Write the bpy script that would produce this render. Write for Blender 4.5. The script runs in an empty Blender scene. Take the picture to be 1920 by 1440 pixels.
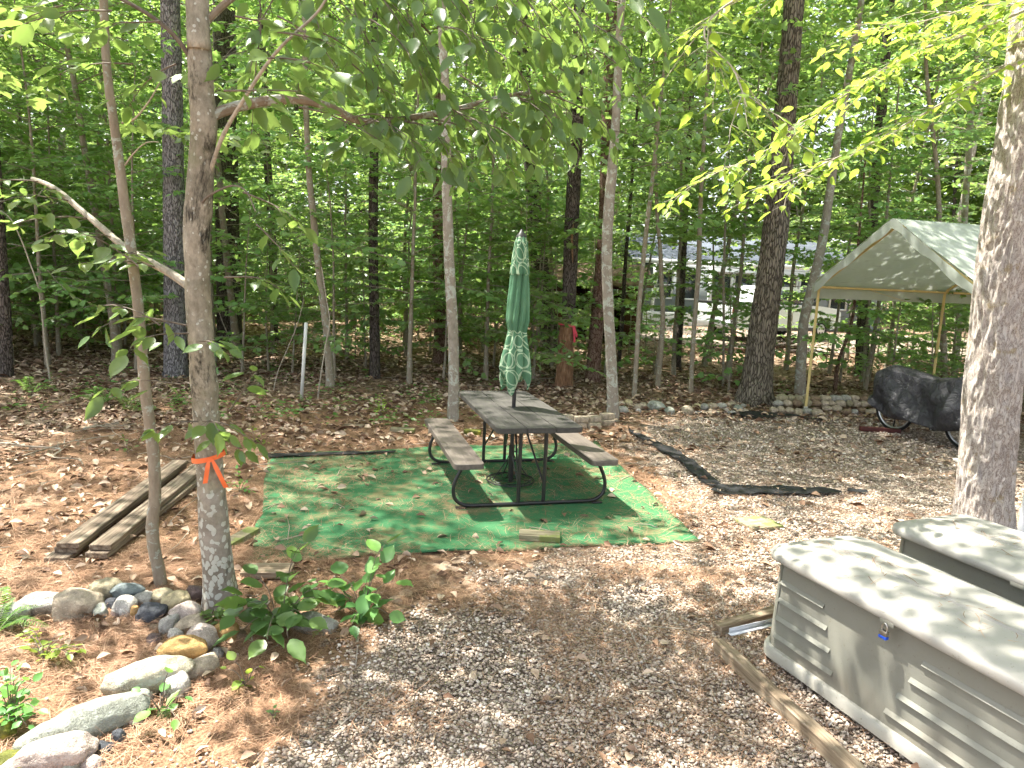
import bpy, bmesh, math, random
import numpy as np
from mathutils import Vector, Matrix, noise as mnoise
R = math.radians
C = bpy.context.scene.collection
rng = np.random.default_rng(7)
random.seed(7)

# ------------------------------------------------------------------ camera, sky, sun
F, PITCH, ROLL, CAMH = 1330.0, R(8.945), R(2.58), 2.024
cam = bpy.data.cameras.new('camera'); camo = bpy.data.objects.new('camera', cam); C.objects.link(camo)
cp, sp = math.cos(PITCH), math.sin(PITCH); cr, sr = math.cos(ROLL), math.sin(ROLL)
fw = Vector((0, cp, -sp)); up = Vector((0, sp, cp)); rt = Vector((1, 0, 0))
Rv = rt*cr + up*sr; Uv = up*cr - rt*sr
M = Matrix((Rv, Uv, -fw)).transposed().to_4x4(); M.translation = Vector((0, 0, CAMH))
camo.matrix_world = M
cam.sensor_width = 36; cam.lens = 36*F/1920; cam.clip_end = 1000; cam.clip_start = 0.05
bpy.context.scene.camera = camo
sc = bpy.context.scene
sunv = Vector((-.42, .2, 1.0)).normalized()
elev = math.asin(sunv.z); az = math.atan2(sunv.x, sunv.y)
w = bpy.data.worlds.new('World'); sc.world = w; w.use_nodes = True
nt = w.node_tree; nt.nodes.clear()
sky = nt.nodes.new('ShaderNodeTexSky'); sky.sky_type = 'NISHITA'; sky.sun_disc = False
sky.sun_elevation = elev; sky.sun_rotation = az; sky.air_density = 1.0; sky.dust_density = 2.0
bg = nt.nodes.new('ShaderNodeBackground'); bg.inputs[1].default_value = 0.125
hs = nt.nodes.new('ShaderNodeHueSaturation'); hs.inputs['Saturation'].default_value = .35
ow = nt.nodes.new('ShaderNodeOutputWorld')
nt.links.new(sky.outputs[0], hs.inputs['Color']); nt.links.new(hs.outputs[0], bg.inputs[0]); nt.links.new(bg.outputs[0], ow.inputs[0])
sl = bpy.data.lights.new('sun', 'SUN'); sl.energy = 5.0; sl.angle = R(0.55); sl.color = (1, .95, .86)
so = bpy.data.objects.new('sun', sl); C.objects.link(so)
so.rotation_euler = sunv.to_track_quat('Z', 'Y').to_euler(); so.location = (0, 0, 40)
sc.view_settings.view_transform = 'Standard'; sc.view_settings.look = 'None'
sc.view_settings.exposure = 2.02; sc.view_settings.gamma = 1
sc.render.engine = 'CYCLES'
cy = sc.cycles
cy.max_bounces = 6; cy.diffuse_bounces = 4; cy.glossy_bounces = 2; cy.transmission_bounces = 3; cy.transparent_max_bounces = 4
cy.use_adaptive_sampling = True; cy.adaptive_threshold = 0.03; cy.use_denoising = True
cy.caustics_reflective = False; cy.caustics_refractive = False; cy.sample_clamp_indirect = 6

# ------------------------------------------------------------------ helpers
def ray(px, py):
    dx, dy = px-960, py-720
    X = dx*cr+dy*sr; Y = -dx*sr+dy*cr
    return X, F*cp-Y*sp, -F*sp-Y*cp
def UP(px, py, z=0.0):
    a, b, c = ray(px, py); t = (z-CAMH)/c
    return Vector((a*t, b*t, z))
def AT(px, py, y):
    a, b, c = ray(px, py); t = y/b
    return Vector((a*t, y, CAMH+c*t))
def tag(o, label=None, cat=None, group=None, kind=None):
    if label: o['label'] = label
    if cat: o['category'] = cat
    if group: o['group'] = group
    if kind: o['kind'] = kind
    return o
def empty(name, loc, rz=0, **k):
    o = bpy.data.objects.new(name, None); C.objects.link(o); o.location = loc; o.rotation_euler = (0, 0, rz)
    o.empty_display_size = .2
    return tag(o, **k)
def lattice(n, seed):
    return np.random.default_rng(seed).random((n, n, n))
_L = lattice(32, 3)
def vnoise(p, f=1.0, off=0.0):
    p = np.asarray(p, float)*f+off+100.0
    i = np.floor(p).astype(int); t = p-i; t = t*t*(3-2*t)
    r = 0
    for a in (0, 1):
        for b in (0, 1):
            for c in (0, 1):
                wgt = (t[..., 0] if a else 1-t[..., 0])*(t[..., 1] if b else 1-t[..., 1])*(t[..., 2] if c else 1-t[..., 2])
                r = r+wgt*_L[(i[..., 0]+a) % 32, (i[..., 1]+b) % 32, (i[..., 2]+c) % 32]
    return r*2-1
def fbm(p, f=1.0, o=3, off=0.0):
    s = 0; a = 1; tot = 0
    for k in range(o):
        s = s+a*vnoise(p, f*2**k, off+k*7.3); tot += a; a *= .5
    return s/tot
def raw_mesh(name, V, Fs, mats, smooth=False, midx=None):
    """Fs: list of int arrays (m,k)"""
    me = bpy.data.meshes.new(name)
    V = np.asarray(V, np.float32)
    me.vertices.add(len(V)); me.vertices.foreach_set('co', V.ravel())
    lv = np.concatenate([f.ravel() for f in Fs]).astype(np.int32)
    tot = np.concatenate([np.full(len(f), f.shape[1]) for f in Fs]).astype(np.int32)
    st = np.concatenate([[0], np.cumsum(tot)[:-1]]).astype(np.int32)
    me.loops.add(len(lv)); me.loops.foreach_set('vertex_index', lv)
    me.polygons.add(len(tot)); me.polygons.foreach_set('loop_start', st)
    try: me.polygons.foreach_set('loop_total', tot)
    except Exception: pass
    if midx is not None: me.polygons.foreach_set('material_index', np.asarray(midx, np.int32))
    for m in (mats if isinstance(mats, (list, tuple)) else [mats]): me.materials.append(m)
    me.update(calc_edges=True)
    if smooth: me.polygons.foreach_set('use_smooth', np.ones(len(tot), bool))
    me.validate()
    return me
def link(name, me, parent=None, loc=None, **k):
    o = bpy.data.objects.new(name, me); C.objects.link(o)
    if parent is not None: o.parent = parent
    if loc is not None: o.location = loc
    return tag(o, **k)
class MB:
    """mesh collector in plain arrays"""
    def __init__(s): s.V = []; s.F = []; s.n = 0
    def add(s, V, Fs):
        V = np.asarray(V, float).reshape(-1, 3)
        for f in (Fs if isinstance(Fs, list) else [Fs]): s.F.append(np.asarray(f, int)+s.n)
        s.V.append(V); s.n += len(V); return s
    def tube(s, pts, rad, n=6, cap=True, squash=1.0):
        P = np.array([tuple(p) for p in pts], float); m = len(P)
        rad = np.full(m, rad, float) if np.isscalar(rad) else np.array(rad, float)
        T = np.gradient(P, axis=0); T /= np.linalg.norm(T, axis=1)[:, None]+1e-9
        ref = np.array([0, 0, 1.0]) if abs(T[0][2]) < .9 else np.array([0, 1.0, 0])
        U = np.zeros_like(P)
        u = ref-T[0]*np.dot(ref, T[0]); u /= np.linalg.norm(u)
        for i in range(m):
            u = u-T[i]*np.dot(u, T[i]); u /= np.linalg.norm(u)+1e-9; U[i] = u
        W = np.cross(T, U)
        a = np.arange(n)*2*np.pi/n
        V = P[:, None, :]+rad[:, None, None]*(np.cos(a)[None, :, None]*U[:, None, :]+squash*np.sin(a)[None, :, None]*W[:, None, :])
        idx = np.arange(m*n).reshape(m, n); nx = np.roll(idx, -1, 1)
        Fq = np.stack([idx[:-1], nx[:-1], nx[1:], idx[1:]], -1).reshape(-1, 4)
        Fl = [Fq]
        if cap: Fl += [idx[0][::-1][None], idx[-1][None]]
        return s.add(V.reshape(-1, 3), Fl)
    def box(s, c, d, rot=None, taper=0.0):
        x, y, z = [v/2 for v in d]
        V = np.array([[-x, -y, -z], [x, -y, -z], [x, y, -z], [-x, y, -z], [-x*(1-taper), -y*(1-taper), z], [x*(1-taper), -y*(1-taper), z], [x*(1-taper), y*(1-taper), z], [-x*(1-taper), y*(1-taper), z]])
        if rot is not None: V = V@np.array(rot).T
        return s.add(V+np.array(c), np.array([[0, 3, 2, 1], [4, 5, 6, 7], [0, 1, 5, 4], [1, 2, 6, 5], [2, 3, 7, 6], [3, 0, 4, 7]]))
    def build(s, name, mat, parent=None, smooth=False, bevel=0, loc=None, seg=2, **k):
        me = raw_mesh(name, np.concatenate(s.V), s.F, mat, smooth)
        if bevel:
            bm = bmesh.new(); bm.from_mesh(me)
            bmesh.ops.bevel(bm, geom=[e for e in bm.edges if len(e.link_faces) == 2 and e.calc_face_angle(0) > .5], offset=bevel, segments=seg, affect='EDGES', profile=.6, clamp_overlap=True)
            bm.to_mesh(me); bm.free()
        o = link(name, me, parent, loc, **k)
        if smooth or bevel:
            me.polygons.foreach_set('use_smooth', np.ones(len(me.polygons), bool))
            try: me.set_sharp_from_angle(angle=R(40))
            except Exception: pass
        return o
def rotz(a):
    c, s = math.cos(a), math.sin(a); return np.array([[c, -s, 0], [s, c, 0], [0, 0, 1]])
def smooth_path(P, n):
    P = np.array([tuple(p) for p in P], float)
    t = np.concatenate([[0], np.cumsum(np.linalg.norm(np.diff(P[:, :3], axis=0), axis=1))]); q = np.linspace(0, t[-1], n)
    # catmull-rom resample
    out = np.empty((n, P.shape[1]))
    for j, x in enumerate(q):
        i = min(max(np.searchsorted(t, x)-1, 0), len(P)-2); u = (x-t[i])/(t[i+1]-t[i]+1e-9)
        p0 = P[max(i-1, 0)]; p1 = P[i]; p2 = P[i+1]; p3 = P[min(i+2, len(P)-1)]
        out[j] = .5*((2*p1)+(-p0+p2)*u+(2*p0-5*p1+4*p2-p3)*u*u+(-p0+3*p1-3*p2+p3)*u**3)
    return out

# ------------------------------------------------------------------ materials
class N:
    def __init__(s, name):
        s.m = bpy.data.materials.new(name); s.m.use_nodes = True; s.t = s.m.node_tree; s.t.nodes.clear()
        s.out = s.t.nodes.new('ShaderNodeOutputMaterial')
    def n(s, ty, **k):
        nd = s.t.nodes.new('ShaderNode'+ty)
        for a, b in k.items():
            if a.startswith('i_'):
                kk = a[2:]; kk = int(kk) if kk.isdigit() else kk.replace('_', ' ')
                s.set(nd.inputs[kk], b)
            else: setattr(nd, a, b)
        return nd
    def set(s, inp, v):
        if isinstance(v, bpy.types.NodeSocket): s.t.links.new(v, inp)
        elif isinstance(v, (tuple, list)) and len(v) == 3 and inp.type == 'RGBA': inp.default_value = (*v, 1)
        else: inp.default_value = v
    def coord(s, sc=(1, 1, 1), kind='Object', obj=None):
        tc = s.n('TexCoord'); mp = s.n('Mapping'); s.t.links.new(tc.outputs[kind], mp.inputs[0]); mp.inputs['Scale'].default_value = sc
        return mp.outputs[0]
    def noise(s, v, scale, det=4, rough=.55, dist=0, out=0):
        nd = s.n('TexNoise'); s.set(nd.inputs['Vector'], v); nd.inputs['Scale'].default_value = scale
        nd.inputs['Detail'].default_value = det; nd.inputs['Roughness'].default_value = rough; nd.inputs['Distortion'].default_value = dist
        return nd.outputs[out]
    def voro(s, v, scale, feature='F1', out=0, rnd=1.0):
        nd = s.n('TexVoronoi', feature=feature); s.set(nd.inputs['Vector'], v); nd.inputs['Scale'].default_value = scale
        nd.inputs['Randomness'].default_value = rnd
        return nd.outputs[out]
    def ramp(s, fac, stops, interp='LINEAR'):
        nd = s.n('ValToRGB'); s.set(nd.inputs[0], fac); cr_ = nd.color_ramp; cr_.interpolation = interp
        while len(cr_.elements) < len(stops): cr_.elements.new(.5)
        for e, (p, c) in zip(cr_.elements, stops):
            e.position = p; e.color = (*c, 1) if len(c) == 3 else c
        return nd.outputs[0]
    def fr(s, fac, a, b):   # float remap clamp
        nd = s.n('MapRange'); s.set(nd.inputs[0], fac); nd.inputs[1].default_value = a; nd.inputs[2].default_value = b
        return nd.outputs[0]
    def mix(s, f, a, b, mode='MIX'):
        nd = s.n('Mix', data_type='RGBA', blend_type=mode); s.set(nd.inputs[0], f); s.set(nd.inputs[6], a); s.set(nd.inputs[7], b)
        return nd.outputs[2]
    def math(s, op, a, b=0.0):
        nd = s.n('Math', operation=op); s.set(nd.inputs[0], a); s.set(nd.inputs[1], b); return nd.outputs[0]
    def bump(s, h, st=.5, dist=.01, nrm=None):
        nd = s.n('Bump'); s.set(nd.inputs['Height'], h); nd.inputs['Strength'].default_value = st; nd.inputs['Distance'].default_value = dist
        if nrm is not None: s.set(nd.inputs['Normal'], nrm)
        return nd.outputs[0]
    def bsdf(s, col, rough=.7, nrm=None, metal=0, spec=.3, **k):
        nd = s.n('BsdfPrincipled'); s.set(nd.inputs['Base Color'], col); s.set(nd.inputs['Roughness'], rough)
        nd.inputs['Metallic'].default_value = metal; nd.inputs['Specular IOR Level'].default_value = spec
        if nrm is not None: s.set(nd.inputs['Normal'], nrm)
        s.t.links.new(nd.outputs[0], s.out.inputs[0]); return nd
def leafmat(name, c1, c2, c3, tr=(.28, .5, .05), trf=.42, spot=None, rough=.42, spec=.45):
    s = N(name); g = s.n('NewGeometry'); oi = s.n('ObjectInfo')
    rnd = g.outputs['Random Per Island']
    col = s.ramp(rnd, [(0, c1), (.55, c2), (1, c3)])
    v = s.coord()
    nz = s.noise(v, 30, 2); col = s.mix(s.fr(nz, .35, .7), col, s.mix(.5, col, c2))
    hs = s.n('HueSaturation'); s.set(hs.inputs['Color'], col)
    s.set(hs.inputs['Value'], s.math('ADD', s.math('MULTIPLY', oi.outputs['Random'], .7), .72)); s.set(hs.inputs['Hue'], s.math('ADD', s.math('MULTIPLY', oi.outputs['Random'], .03), .485))
    col = hs.outputs[0]
    b = s.bsdf(col, rough, spec=spec)
    t = s.n('BsdfTranslucent'); s.set(t.inputs[0], s.mix(.6, s.mix(1.0, col, (2.2, 2.2, 1.6), 'MULTIPLY'), tr))
    mx = s.n('MixShader'); mx.inputs[0].default_value = trf
    s.t.links.new(b.outputs[0], mx.inputs[1]); s.t.links.new(t.outputs[0], mx.inputs[2]); s.t.links.new(mx.outputs[0], s.out.inputs[0])
    return s.m
M_leafU = leafmat('maple_leaf', (.08, .16, .05), (.13, .235, .075), (.21, .32, .11), tr=(.4, .55, .12), trf=.42, rough=.36)
M_leafC = leafmat('canopy_leaf', (.07, .15, .035), (.12, .22, .05), (.19, .29, .07), tr=(.45, .6, .11), trf=.47)
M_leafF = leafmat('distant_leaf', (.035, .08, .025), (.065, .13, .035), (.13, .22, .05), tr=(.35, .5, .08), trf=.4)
M_leafD = leafmat('dark_broad_leaf', (.055, .125, .045), (.095, .19, .065), (.15, .25, .07), tr=(.38, .52, .1), trf=.42, rough=.33, spec=.55)
M_leafY = leafmat('yellow_green_leaf', (.11, .2, .04), (.18, .29, .055), (.26, .34, .06), tr=(.55, .66, .09), trf=.5)
M_leafG = leafmat('ground_plant_leaf', (.05, .14, .035), (.09, .2, .05), (.15, .27, .06), tr=(.3, .5, .08), trf=.35)
def flat_mat(name, col, rough=.6, var=.25, scale=8, metal=0, spec=.4, bump=.0, bscale=60, bdist=.004):
    s = N(name); v = s.coord(); nz = s.noise(v, scale, 5)
    c = s.mix(s.fr(nz, .3, .7), tuple(x*(1-var) for x in col), tuple(min(1, x*(1+var)) for x in col))
    s.bsdf(c, rough, s.bump(s.noise(v, bscale, 4), bump, bdist) if bump else None, metal, spec); return s.m
def bark(name, dark, mid, light, zs=.35, scale=26, bst=.9, bd=.02, lichen=None, lamt=.5, lscale=9, moss=None, ridge=True, crack=.16):
    s = N(name); v = s.coord((1, 1, zs)); vo = s.coord()
    w1 = s.noise(v, scale*.5, 5, .6); w2 = s.noise(vo, 3, 3)
    vv = s.n('VectorMath', operation='ADD'); s.set(vv.inputs[0], v)
    ds = s.n('VectorMath', operation='SCALE'); nz = s.n('TexNoise'); s.set(nz.inputs['Vector'], v); nz.inputs['Scale'].default_value = scale*.6
    s.set(ds.inputs[0], nz.outputs[1]); ds.inputs[3].default_value = 2.2/scale; s.set(vv.inputs[1], ds.outputs[0])
    if ridge:
        cells = s.voro(vv.outputs[0], scale, 'DISTANCE_TO_EDGE')
        h = s.fr(cells, 0, crack)
    else:
        h = s.noise(v, scale, 6, .65)
    fac = s.math('MULTIPLY', h, s.fr(w1, .2, .8))
    col = s.ramp(s.math('ADD', s.math('MULTIPLY', h, .6), s.math('MULTIPLY', w1, .5)), [(0.1, dark), (.5, mid), (.95, light)])
    if lichen:
        ln = s.noise(vo, lscale, 5, .6, .6); c2 = s.voro(vo, lscale*3.2, 'F1', 1)
        lm = s.fr(s.math('ADD', ln, s.math('MULTIPLY', s.noise(vo, lscale*5, 3), .3)), 1.0-.42*lamt-.02, 1.0-.42*lamt+.03)
        lc = s.mix(s.noise(vo, 40, 2), lichen, tuple(x*.7 for x in lichen))
        col = s.mix(lm, col, lc)
        h = s.math('ADD', h, s.math('MULTIPLY', lm, .15))
    if moss:
        mm = s.fr(s.noise(vo, 2.3, 5, .6, .4), .58, .66); col = s.mix(mm, col, moss)
    s.bsdf(col, .88, s.bump(h, bst, bd, s.bump(s.noise(vo, 120, 4), .5, .003)), spec=.15); return s.m
M_bkDark = bark('dark_furrowed_bark', (.015, .012, .01), (.06, .048, .04), (.15, .125, .11), zs=.28, scale=34)
M_bkGP = bark('grey_pine_bark', (.05, .045, .045), (.15, .14, .14), (.3, .285, .285), zs=.28, scale=34)
M_bkOak = bark('oak_bark', (.02, .016, .012), (.1, .085, .066), (.22, .19, .15), zs=.22, scale=26, lichen=(.2, .24, .15), lamt=.38, lscale=5)
M_bkGrey = bark('smooth_grey_bark', (.12, .1, .08), (.25, .215, .175), (.38, .34, .29), zs=.6, scale=22, ridge=False, bst=.4, lichen=(.45, .46, .4), lamt=.7, lscale=9)
M_bkBirch = bark('lichen_spotted_bark', (.1, .075, .05), (.2, .16, .115), (.3, .25, .19), zs=.5, scale=20, ridge=False, bst=.5, bd=.01, lichen=(.36, .37, .31), lamt=.72, lscale=13, moss=(.07, .065, .04))
def maple_bark():
    s = N('spotted_maple_bark'); v = s.coord(); vz = s.coord((1, 1, .45)); n1 = s.noise(v, 5, 6, .7, .5); n2 = s.noise(vz, 40, 5, .7); n3 = s.noise(v, 2.1, 4, .6, .3)
    sx = s.n('SeparateXYZ'); s.set(sx.inputs[0], v); hi = s.fr(s.math('ADD', sx.outputs[2], s.math('MULTIPLY', s.math('SUBTRACT', s.noise(v, 6, 6, .7), .5), 3.2)), .6, 1.0)
    c = s.mix(s.fr(n1, .35, .68), (.2, .18, .135), (.42, .375, .295)); c = s.mix(s.fr(n2, .35, .65), c, s.mix(.45, c, (.07, .055, .035)))
    low = s.mix(s.fr(n1, .38, .62), (.17, .145, .115), (.3, .27, .225)); c = s.mix(hi, low, c)
    v3 = s.n('VectorMath', operation='ADD'); s.set(v3.inputs[0], s.coord((1, 1, .8))); q = s.n('VectorMath', operation='SCALE'); nn = s.n('TexNoise'); s.set(nn.inputs['Vector'], v); nn.inputs['Scale'].default_value = 14; s.set(q.inputs[0], nn.outputs[1]); q.inputs[3].default_value = .045; s.set(v3.inputs[1], q.outputs[0])
    cell = s.voro(v3.outputs[0], 30, 'F1', 0); ring = s.math('LESS_THAN', s.math('ADD', cell, s.math('MULTIPLY', n1, .35)), s.math('SUBTRACT', .66, s.math('MULTIPLY', hi, .26)))
    ring = s.math('MULTIPLY', ring, s.math('MAXIMUM', s.fr(s.noise(v, 7, 4, .6), .4, .5), s.math('SUBTRACT', 1.0, hi))); c = s.mix(s.math('MULTIPLY', ring, .8), c, s.mix(s.noise(v, 60, 3), (.4, .41, .35), (.56, .56, .5)))
    st = s.fr(s.math('ADD', s.noise(s.coord((1, 1, .35)), 4.5, 6, .7, .5), s.math('MULTIPLY', n2, .1)), .6, .67); c = s.mix(st, c, (.035, .032, .025))
    ol = s.fr(s.noise(v, 3.1, 5, .65), .55, .68); c = s.mix(s.math('MULTIPLY', ol, .5), c, (.13, .15, .07))
    s.bsdf(c, .88, s.bump(s.math('ADD', s.math('MULTIPLY', n2, .6), s.math('MULTIPLY', ring, .25)), .9, .012), spec=.15); return s.m
M_bkMaple = maple_bark()
M_bkSap = bark('sapling_bark', (.11, .095, .07), (.24, .2, .15), (.36, .32, .25), zs=.4, scale=30, ridge=False, bst=.3, lichen=(.4, .42, .36), lamt=.62, lscale=16)
M_bkRed = bark('red_pine_bark', (.04, .02, .015), (.16, .09, .065), (.28, .19, .15), zs=.35, scale=30)
def pine_bark():
    s = N('pine_bark'); v = s.coord((1, 1, .33)); vo = s.coord()
    q = s.n('VectorMath', operation='SCALE'); nn = s.n('TexNoise'); s.set(nn.inputs['Vector'], v); nn.inputs['Scale'].default_value = 12; nn.inputs['Detail'].default_value = 4; s.set(q.inputs[0], nn.outputs[1]); q.inputs[3].default_value = .12
    a = s.n('VectorMath', operation='ADD'); s.set(a.inputs[0], v); s.set(a.inputs[1], q.outputs[0])
    n1 = s.noise(a.outputs[0], 26, 8, .72); n2 = s.noise(v, 70, 6, .7); r1 = s.math('ABSOLUTE', s.math('SUBTRACT', n1, .5)); r2 = s.math('ABSOLUTE', s.math('SUBTRACT', n2, .5))
    h = s.math('ADD', s.math('MULTIPLY', s.fr(r1, 0, .07), .6), s.math('MULTIPLY', s.fr(r2, 0, .12), .4))
    c = s.ramp(h, [(.0, (.17, .125, .105)), (.22, (.4, .33, .285)), (.55, (.6, .53, .475)), (1, (.7, .65, .6))])
    c = s.mix(s.math('MULTIPLY', s.fr(s.noise(vo, 6, 5, .7), .6, .68), .6), c, (.38, .28, .12)); c = s.mix(s.math('MULTIPLY', s.fr(s.noise(vo, 3.5, 4), .5, .7), .3), c, (.42, .42, .45))
    s.bsdf(c, .9, s.bump(h, .8, .018, s.bump(s.noise(vo, 130, 4), .5, .004)), spec=.12); return s.m
M_bkPine = pine_bark()
M_twig = flat_mat('twig_bark', (.13, .105, .08), .8, .35, 30)
M_twigL = flat_mat('pale_twig_bark', (.33, .29, .23), .8, .3, 30)
def rotten():
    s = N('rotten_wood'); v = s.coord((1, 1, .12)); nz = s.noise(v, 60, 6, .65)
    s.bsdf(s.ramp(nz, [(.25, (.03, .015, .01)), (.5, (.25, .13, .07)), (.7, (.42, .28, .18))]), .9, s.bump(nz, 1, .03)); return s.m
M_rot = rotten()
def wood(name, a, b, c, axis=(6, 60, 60), moss=None, rough=.85):
    s = N(name); v = s.coord(axis); vo = s.coord(); nz = s.noise(v, 1, 6, .6, .3)
    col = s.ramp(nz, [(.28, a), (.5, b), (.72, c)])
    if moss: col = s.mix(s.fr(s.noise(vo, 9, 5), .5, .6), col, moss)
    s.bsdf(col, rough, s.bump(nz, .8, .006)); return s.m
M_lumber = wood('weathered_lumber', (.035, .025, .018), (.16, .12, .085), (.32, .27, .2), (2.5, 45, 45))
M_timber = wood('treated_timber', (.08, .055, .035), (.22, .165, .11), (.36, .3, .22), (3, 40, 40))
M_mossw = wood('mossy_wood', (.08, .065, .04), (.23, .2, .13), (.34, .31, .2), (4, 50, 50), moss=(.16, .18, .06))
def ground_mat():
    s = N('forest_floor'); v = s.coord(); at = s.n('Attribute', attribute_name='zone')
    sep = s.n('SeparateColor'); s.t.links.new(at.outputs['Color'], sep.inputs[0])
    gm, nm, mm = sep.outputs[0], sep.outputs[1], sep.outputs[2]
    big = s.noise(v, 1.3, 5, .6); fine = s.noise(v, 28, 6, .7); fine2 = s.noise(v, 90, 4, .7)
    lc = s.voro(v, 15, 'F1', 1); 
    sl = s.n('SeparateColor'); s.t.links.new(lc, sl.inputs[0])
    litter = s.ramp(sl.outputs[0], [(0, (.08, .05, .035)), (.35, (.2, .125, .08)), (.7, (.34, .23, .15)), (1, (.5, .38, .28))])
    litter = s.mix(s.fr(fine, .3, .7), s.mix(.6, litter, (.03, .02, .015)), litter)
    needle = s.ramp(fine, [(.25, (.07, .036, .022)), (.5, (.25, .135, .08)), (.75, (.42, .27, .17))])
    needle = s.mix(s.fr(fine2, .4, .62), s.mix(.6, needle, (.04, .022, .014)), s.mix(.35, needle, (.45, .3, .18)))
    v3 = s.n('VectorMath', operation='ADD'); s.set(v3.inputs[0], v); sc_ = s.n('VectorMath', operation='SCALE')
    nn = s.n('TexNoise'); s.set(nn.inputs['Vector'], v); nn.inputs['Scale'].default_value = 25; s.set(sc_.inputs[0], nn.outputs[1]); sc_.inputs[3].default_value = .02; s.set(v3.inputs[1], sc_.outputs[0])
    ge = s.voro(v3.outputs[0], 52, 'DISTANCE_TO_EDGE'); gc = s.voro(v3.outputs[0], 52, 'F1', 1)
    sg = s.n('SeparateColor'); s.t.links.new(gc, sg.inputs[0])
    grav = s.ramp(sg.outputs[0], [(0, (.2, .15, .12)), (.3, (.34, .265, .2)), (.65, (.5, .405, .315)), (1, (.66, .57, .47))])
    grav = s.mix(s.fr(ge, 0, .12), (.09, .062, .045), grav)
    gmask = s.fr(s.math('ADD', gm, s.math('MULTIPLY', s.math('SUBTRACT', s.noise(v, 3.5, 6, .65), .5), 1.5)), .42, .58)
    nmask = s.fr(s.math('ADD', nm, s.math('MULTIPLY', s.math('SUBTRACT', s.noise(v, 2.2, 6, .65), .5), 1.2)), .4, .62)
    col = s.mix(nmask, litter, needle); col = s.mix(gmask, col, grav)
    mk = s.fr(s.math('ADD', mm, s.math('MULTIPLY', s.math('SUBTRACT', s.noise(v, 5, 5, .6), .5), 1.2)), .55, .7)
    col = s.mix(mk, col, (.06, .11, .03))
    h = s.math('ADD', s.math('MULTIPLY', s.fr(ge, 0, .25), gmask), s.math('ADD', fine, s.math('MULTIPLY', big, .5)))
    s.bsdf(col, .92, s.bump(h, .9, .018, s.bump(fine2, .6, .006)), spec=.12); return s.m
M_ground = ground_mat()
def islandmat(name, stops, rough=.8, var=20, spec=.2, tr=0):
    s = N(name); g = s.n('NewGeometry'); col = s.ramp(g.outputs['Random Per Island'], stops)
    nz = s.noise(s.coord(), var, 4); col = s.mix(s.fr(nz, .3, .7), s.mix(.35, col, (.02, .015, .01)), col)
    s.bsdf(col, rough, s.bump(nz, .3, .004), spec=spec); return s.m
M_litter = islandmat('dry_leaf', [(0, (.12, .065, .04)), (.3, (.25, .15, .095)), (.5, (.42, .29, .2)), (.8, (.55, .42, .31)), (1, (.58, .46, .34))], .65)
M_needle = islandmat('pine_needle', [(0, (.18, .085, .045)), (.5, (.37, .215, .13)), (1, (.56, .38, .25))], .7)
M_gravel = islandmat('gravel_stone', [(0, (.2, .15, .12)), (.25, (.38, .3, .235)), (.6, (.55, .45, .36)), (.85, (.68, .575, .475)), (1, (.78, .72, .64))], .75, 90)
def stone(name, base, spk=.3, lich=None):
    s = N(name); v = s.coord(); n1 = s.noise(v, 14, 6, .65); n2 = s.noise(v, 130, 3, .8)
    c = s.mix(s.fr(n1, .32, .68), tuple(x*.5 for x in base), tuple(min(1, x*1.15) for x in base)); c = s.mix(s.math('MULTIPLY', s.fr(s.noise(v, 5, 6, .7, 1.2), .52, .6), .45), c, (base[0]*.45, base[1]*.42, base[2]*.35))
    c = s.mix(s.math('MULTIPLY', s.fr(n2, .48, .62), spk), c, tuple(min(1, x*.35+.02) for x in base))
    c = s.mix(s.math('MULTIPLY', s.fr(s.noise(v, 160, 2), .58, .66), spk), c, tuple(min(1, x*1.5+.12) for x in base))
    if lich: c = s.mix(s.fr(s.noise(v, 10, 6, .7, .5), .5, .58), c, lich)
    s.bsdf(c, .85, s.bump(s.math('ADD', s.math('MULTIPLY', n1, 1.5), s.math('MULTIPLY', n2, .35)), 1, .02), spec=.2); return s.m
ST = dict(grey=stone('grey_stone', (.38, .365, .325)), tan=stone('tan_stone', (.45, .375, .28)), white=stone('pale_speckled_stone', (.5, .47, .42), .6),
          blue=stone('blue_grey_stone', (.17, .2, .2), .2), slate=stone('dark_slate_stone', (.07, .075, .085), .3), ochre=stone('ochre_stone', (.48, .3, .12), .2),
          yellow=stone('yellow_tan_stone', (.48, .41, .25), .2), purple=stone('purple_brown_stone', (.15, .11, .1), .2), olive=stone('olive_stone', (.34, .3, .2), .3),
          cream=stone('cream_stone', (.47, .43, .32), .4, (.4, .42, .33)), green=stone('green_grey_stone', (.3, .315, .265), .3, (.36, .38, .33)), pink=stone('pinkish_stone', (.48, .4, .35), .4),
          moss=stone('mossy_stone', (.13, .14, .03), .2, (.26, .25, .04)), brown=stone('brown_stone', (.25, .18, .12), .3))

# ------------------------------------------------------------------ ground
def inpoly(x, y, poly):
    ins = np.zeros(x.shape, bool); j = len(poly)-1
    for i in range(len(poly)):
        xi, yi = poly[i]; xj, yj = poly[j]
        c = ((yi > y) != (yj > y)) & (x < (xj-xi)*(y-yi)/(yj-yi+1e-12)+xi); ins ^= c; j = i
    return ins
GRAVEL = [(-1.15, 1.0), (-1.2, 2.6), (-.95, 3.3), (-.75, 3.75), (-.3, 4.3), (.3, 4.85), (1.5, 5.25), (1.35, 7.3), (1.15, 8.2), (1.7, 9.7), (3.4, 10.9), (6.5, 11.5), (12, 11.5), (12, 1)]
CARPET = [UP(470, 1055), UP(1316, 1015), UP(1112, 828), UP(505, 857)]
CARPET = [(p.x, p.y) for p in CARPET]
def nz2(x, y, f, off=0): return fbm(np.stack([x, y, np.zeros_like(x)+off], -1), f, 3)
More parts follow.
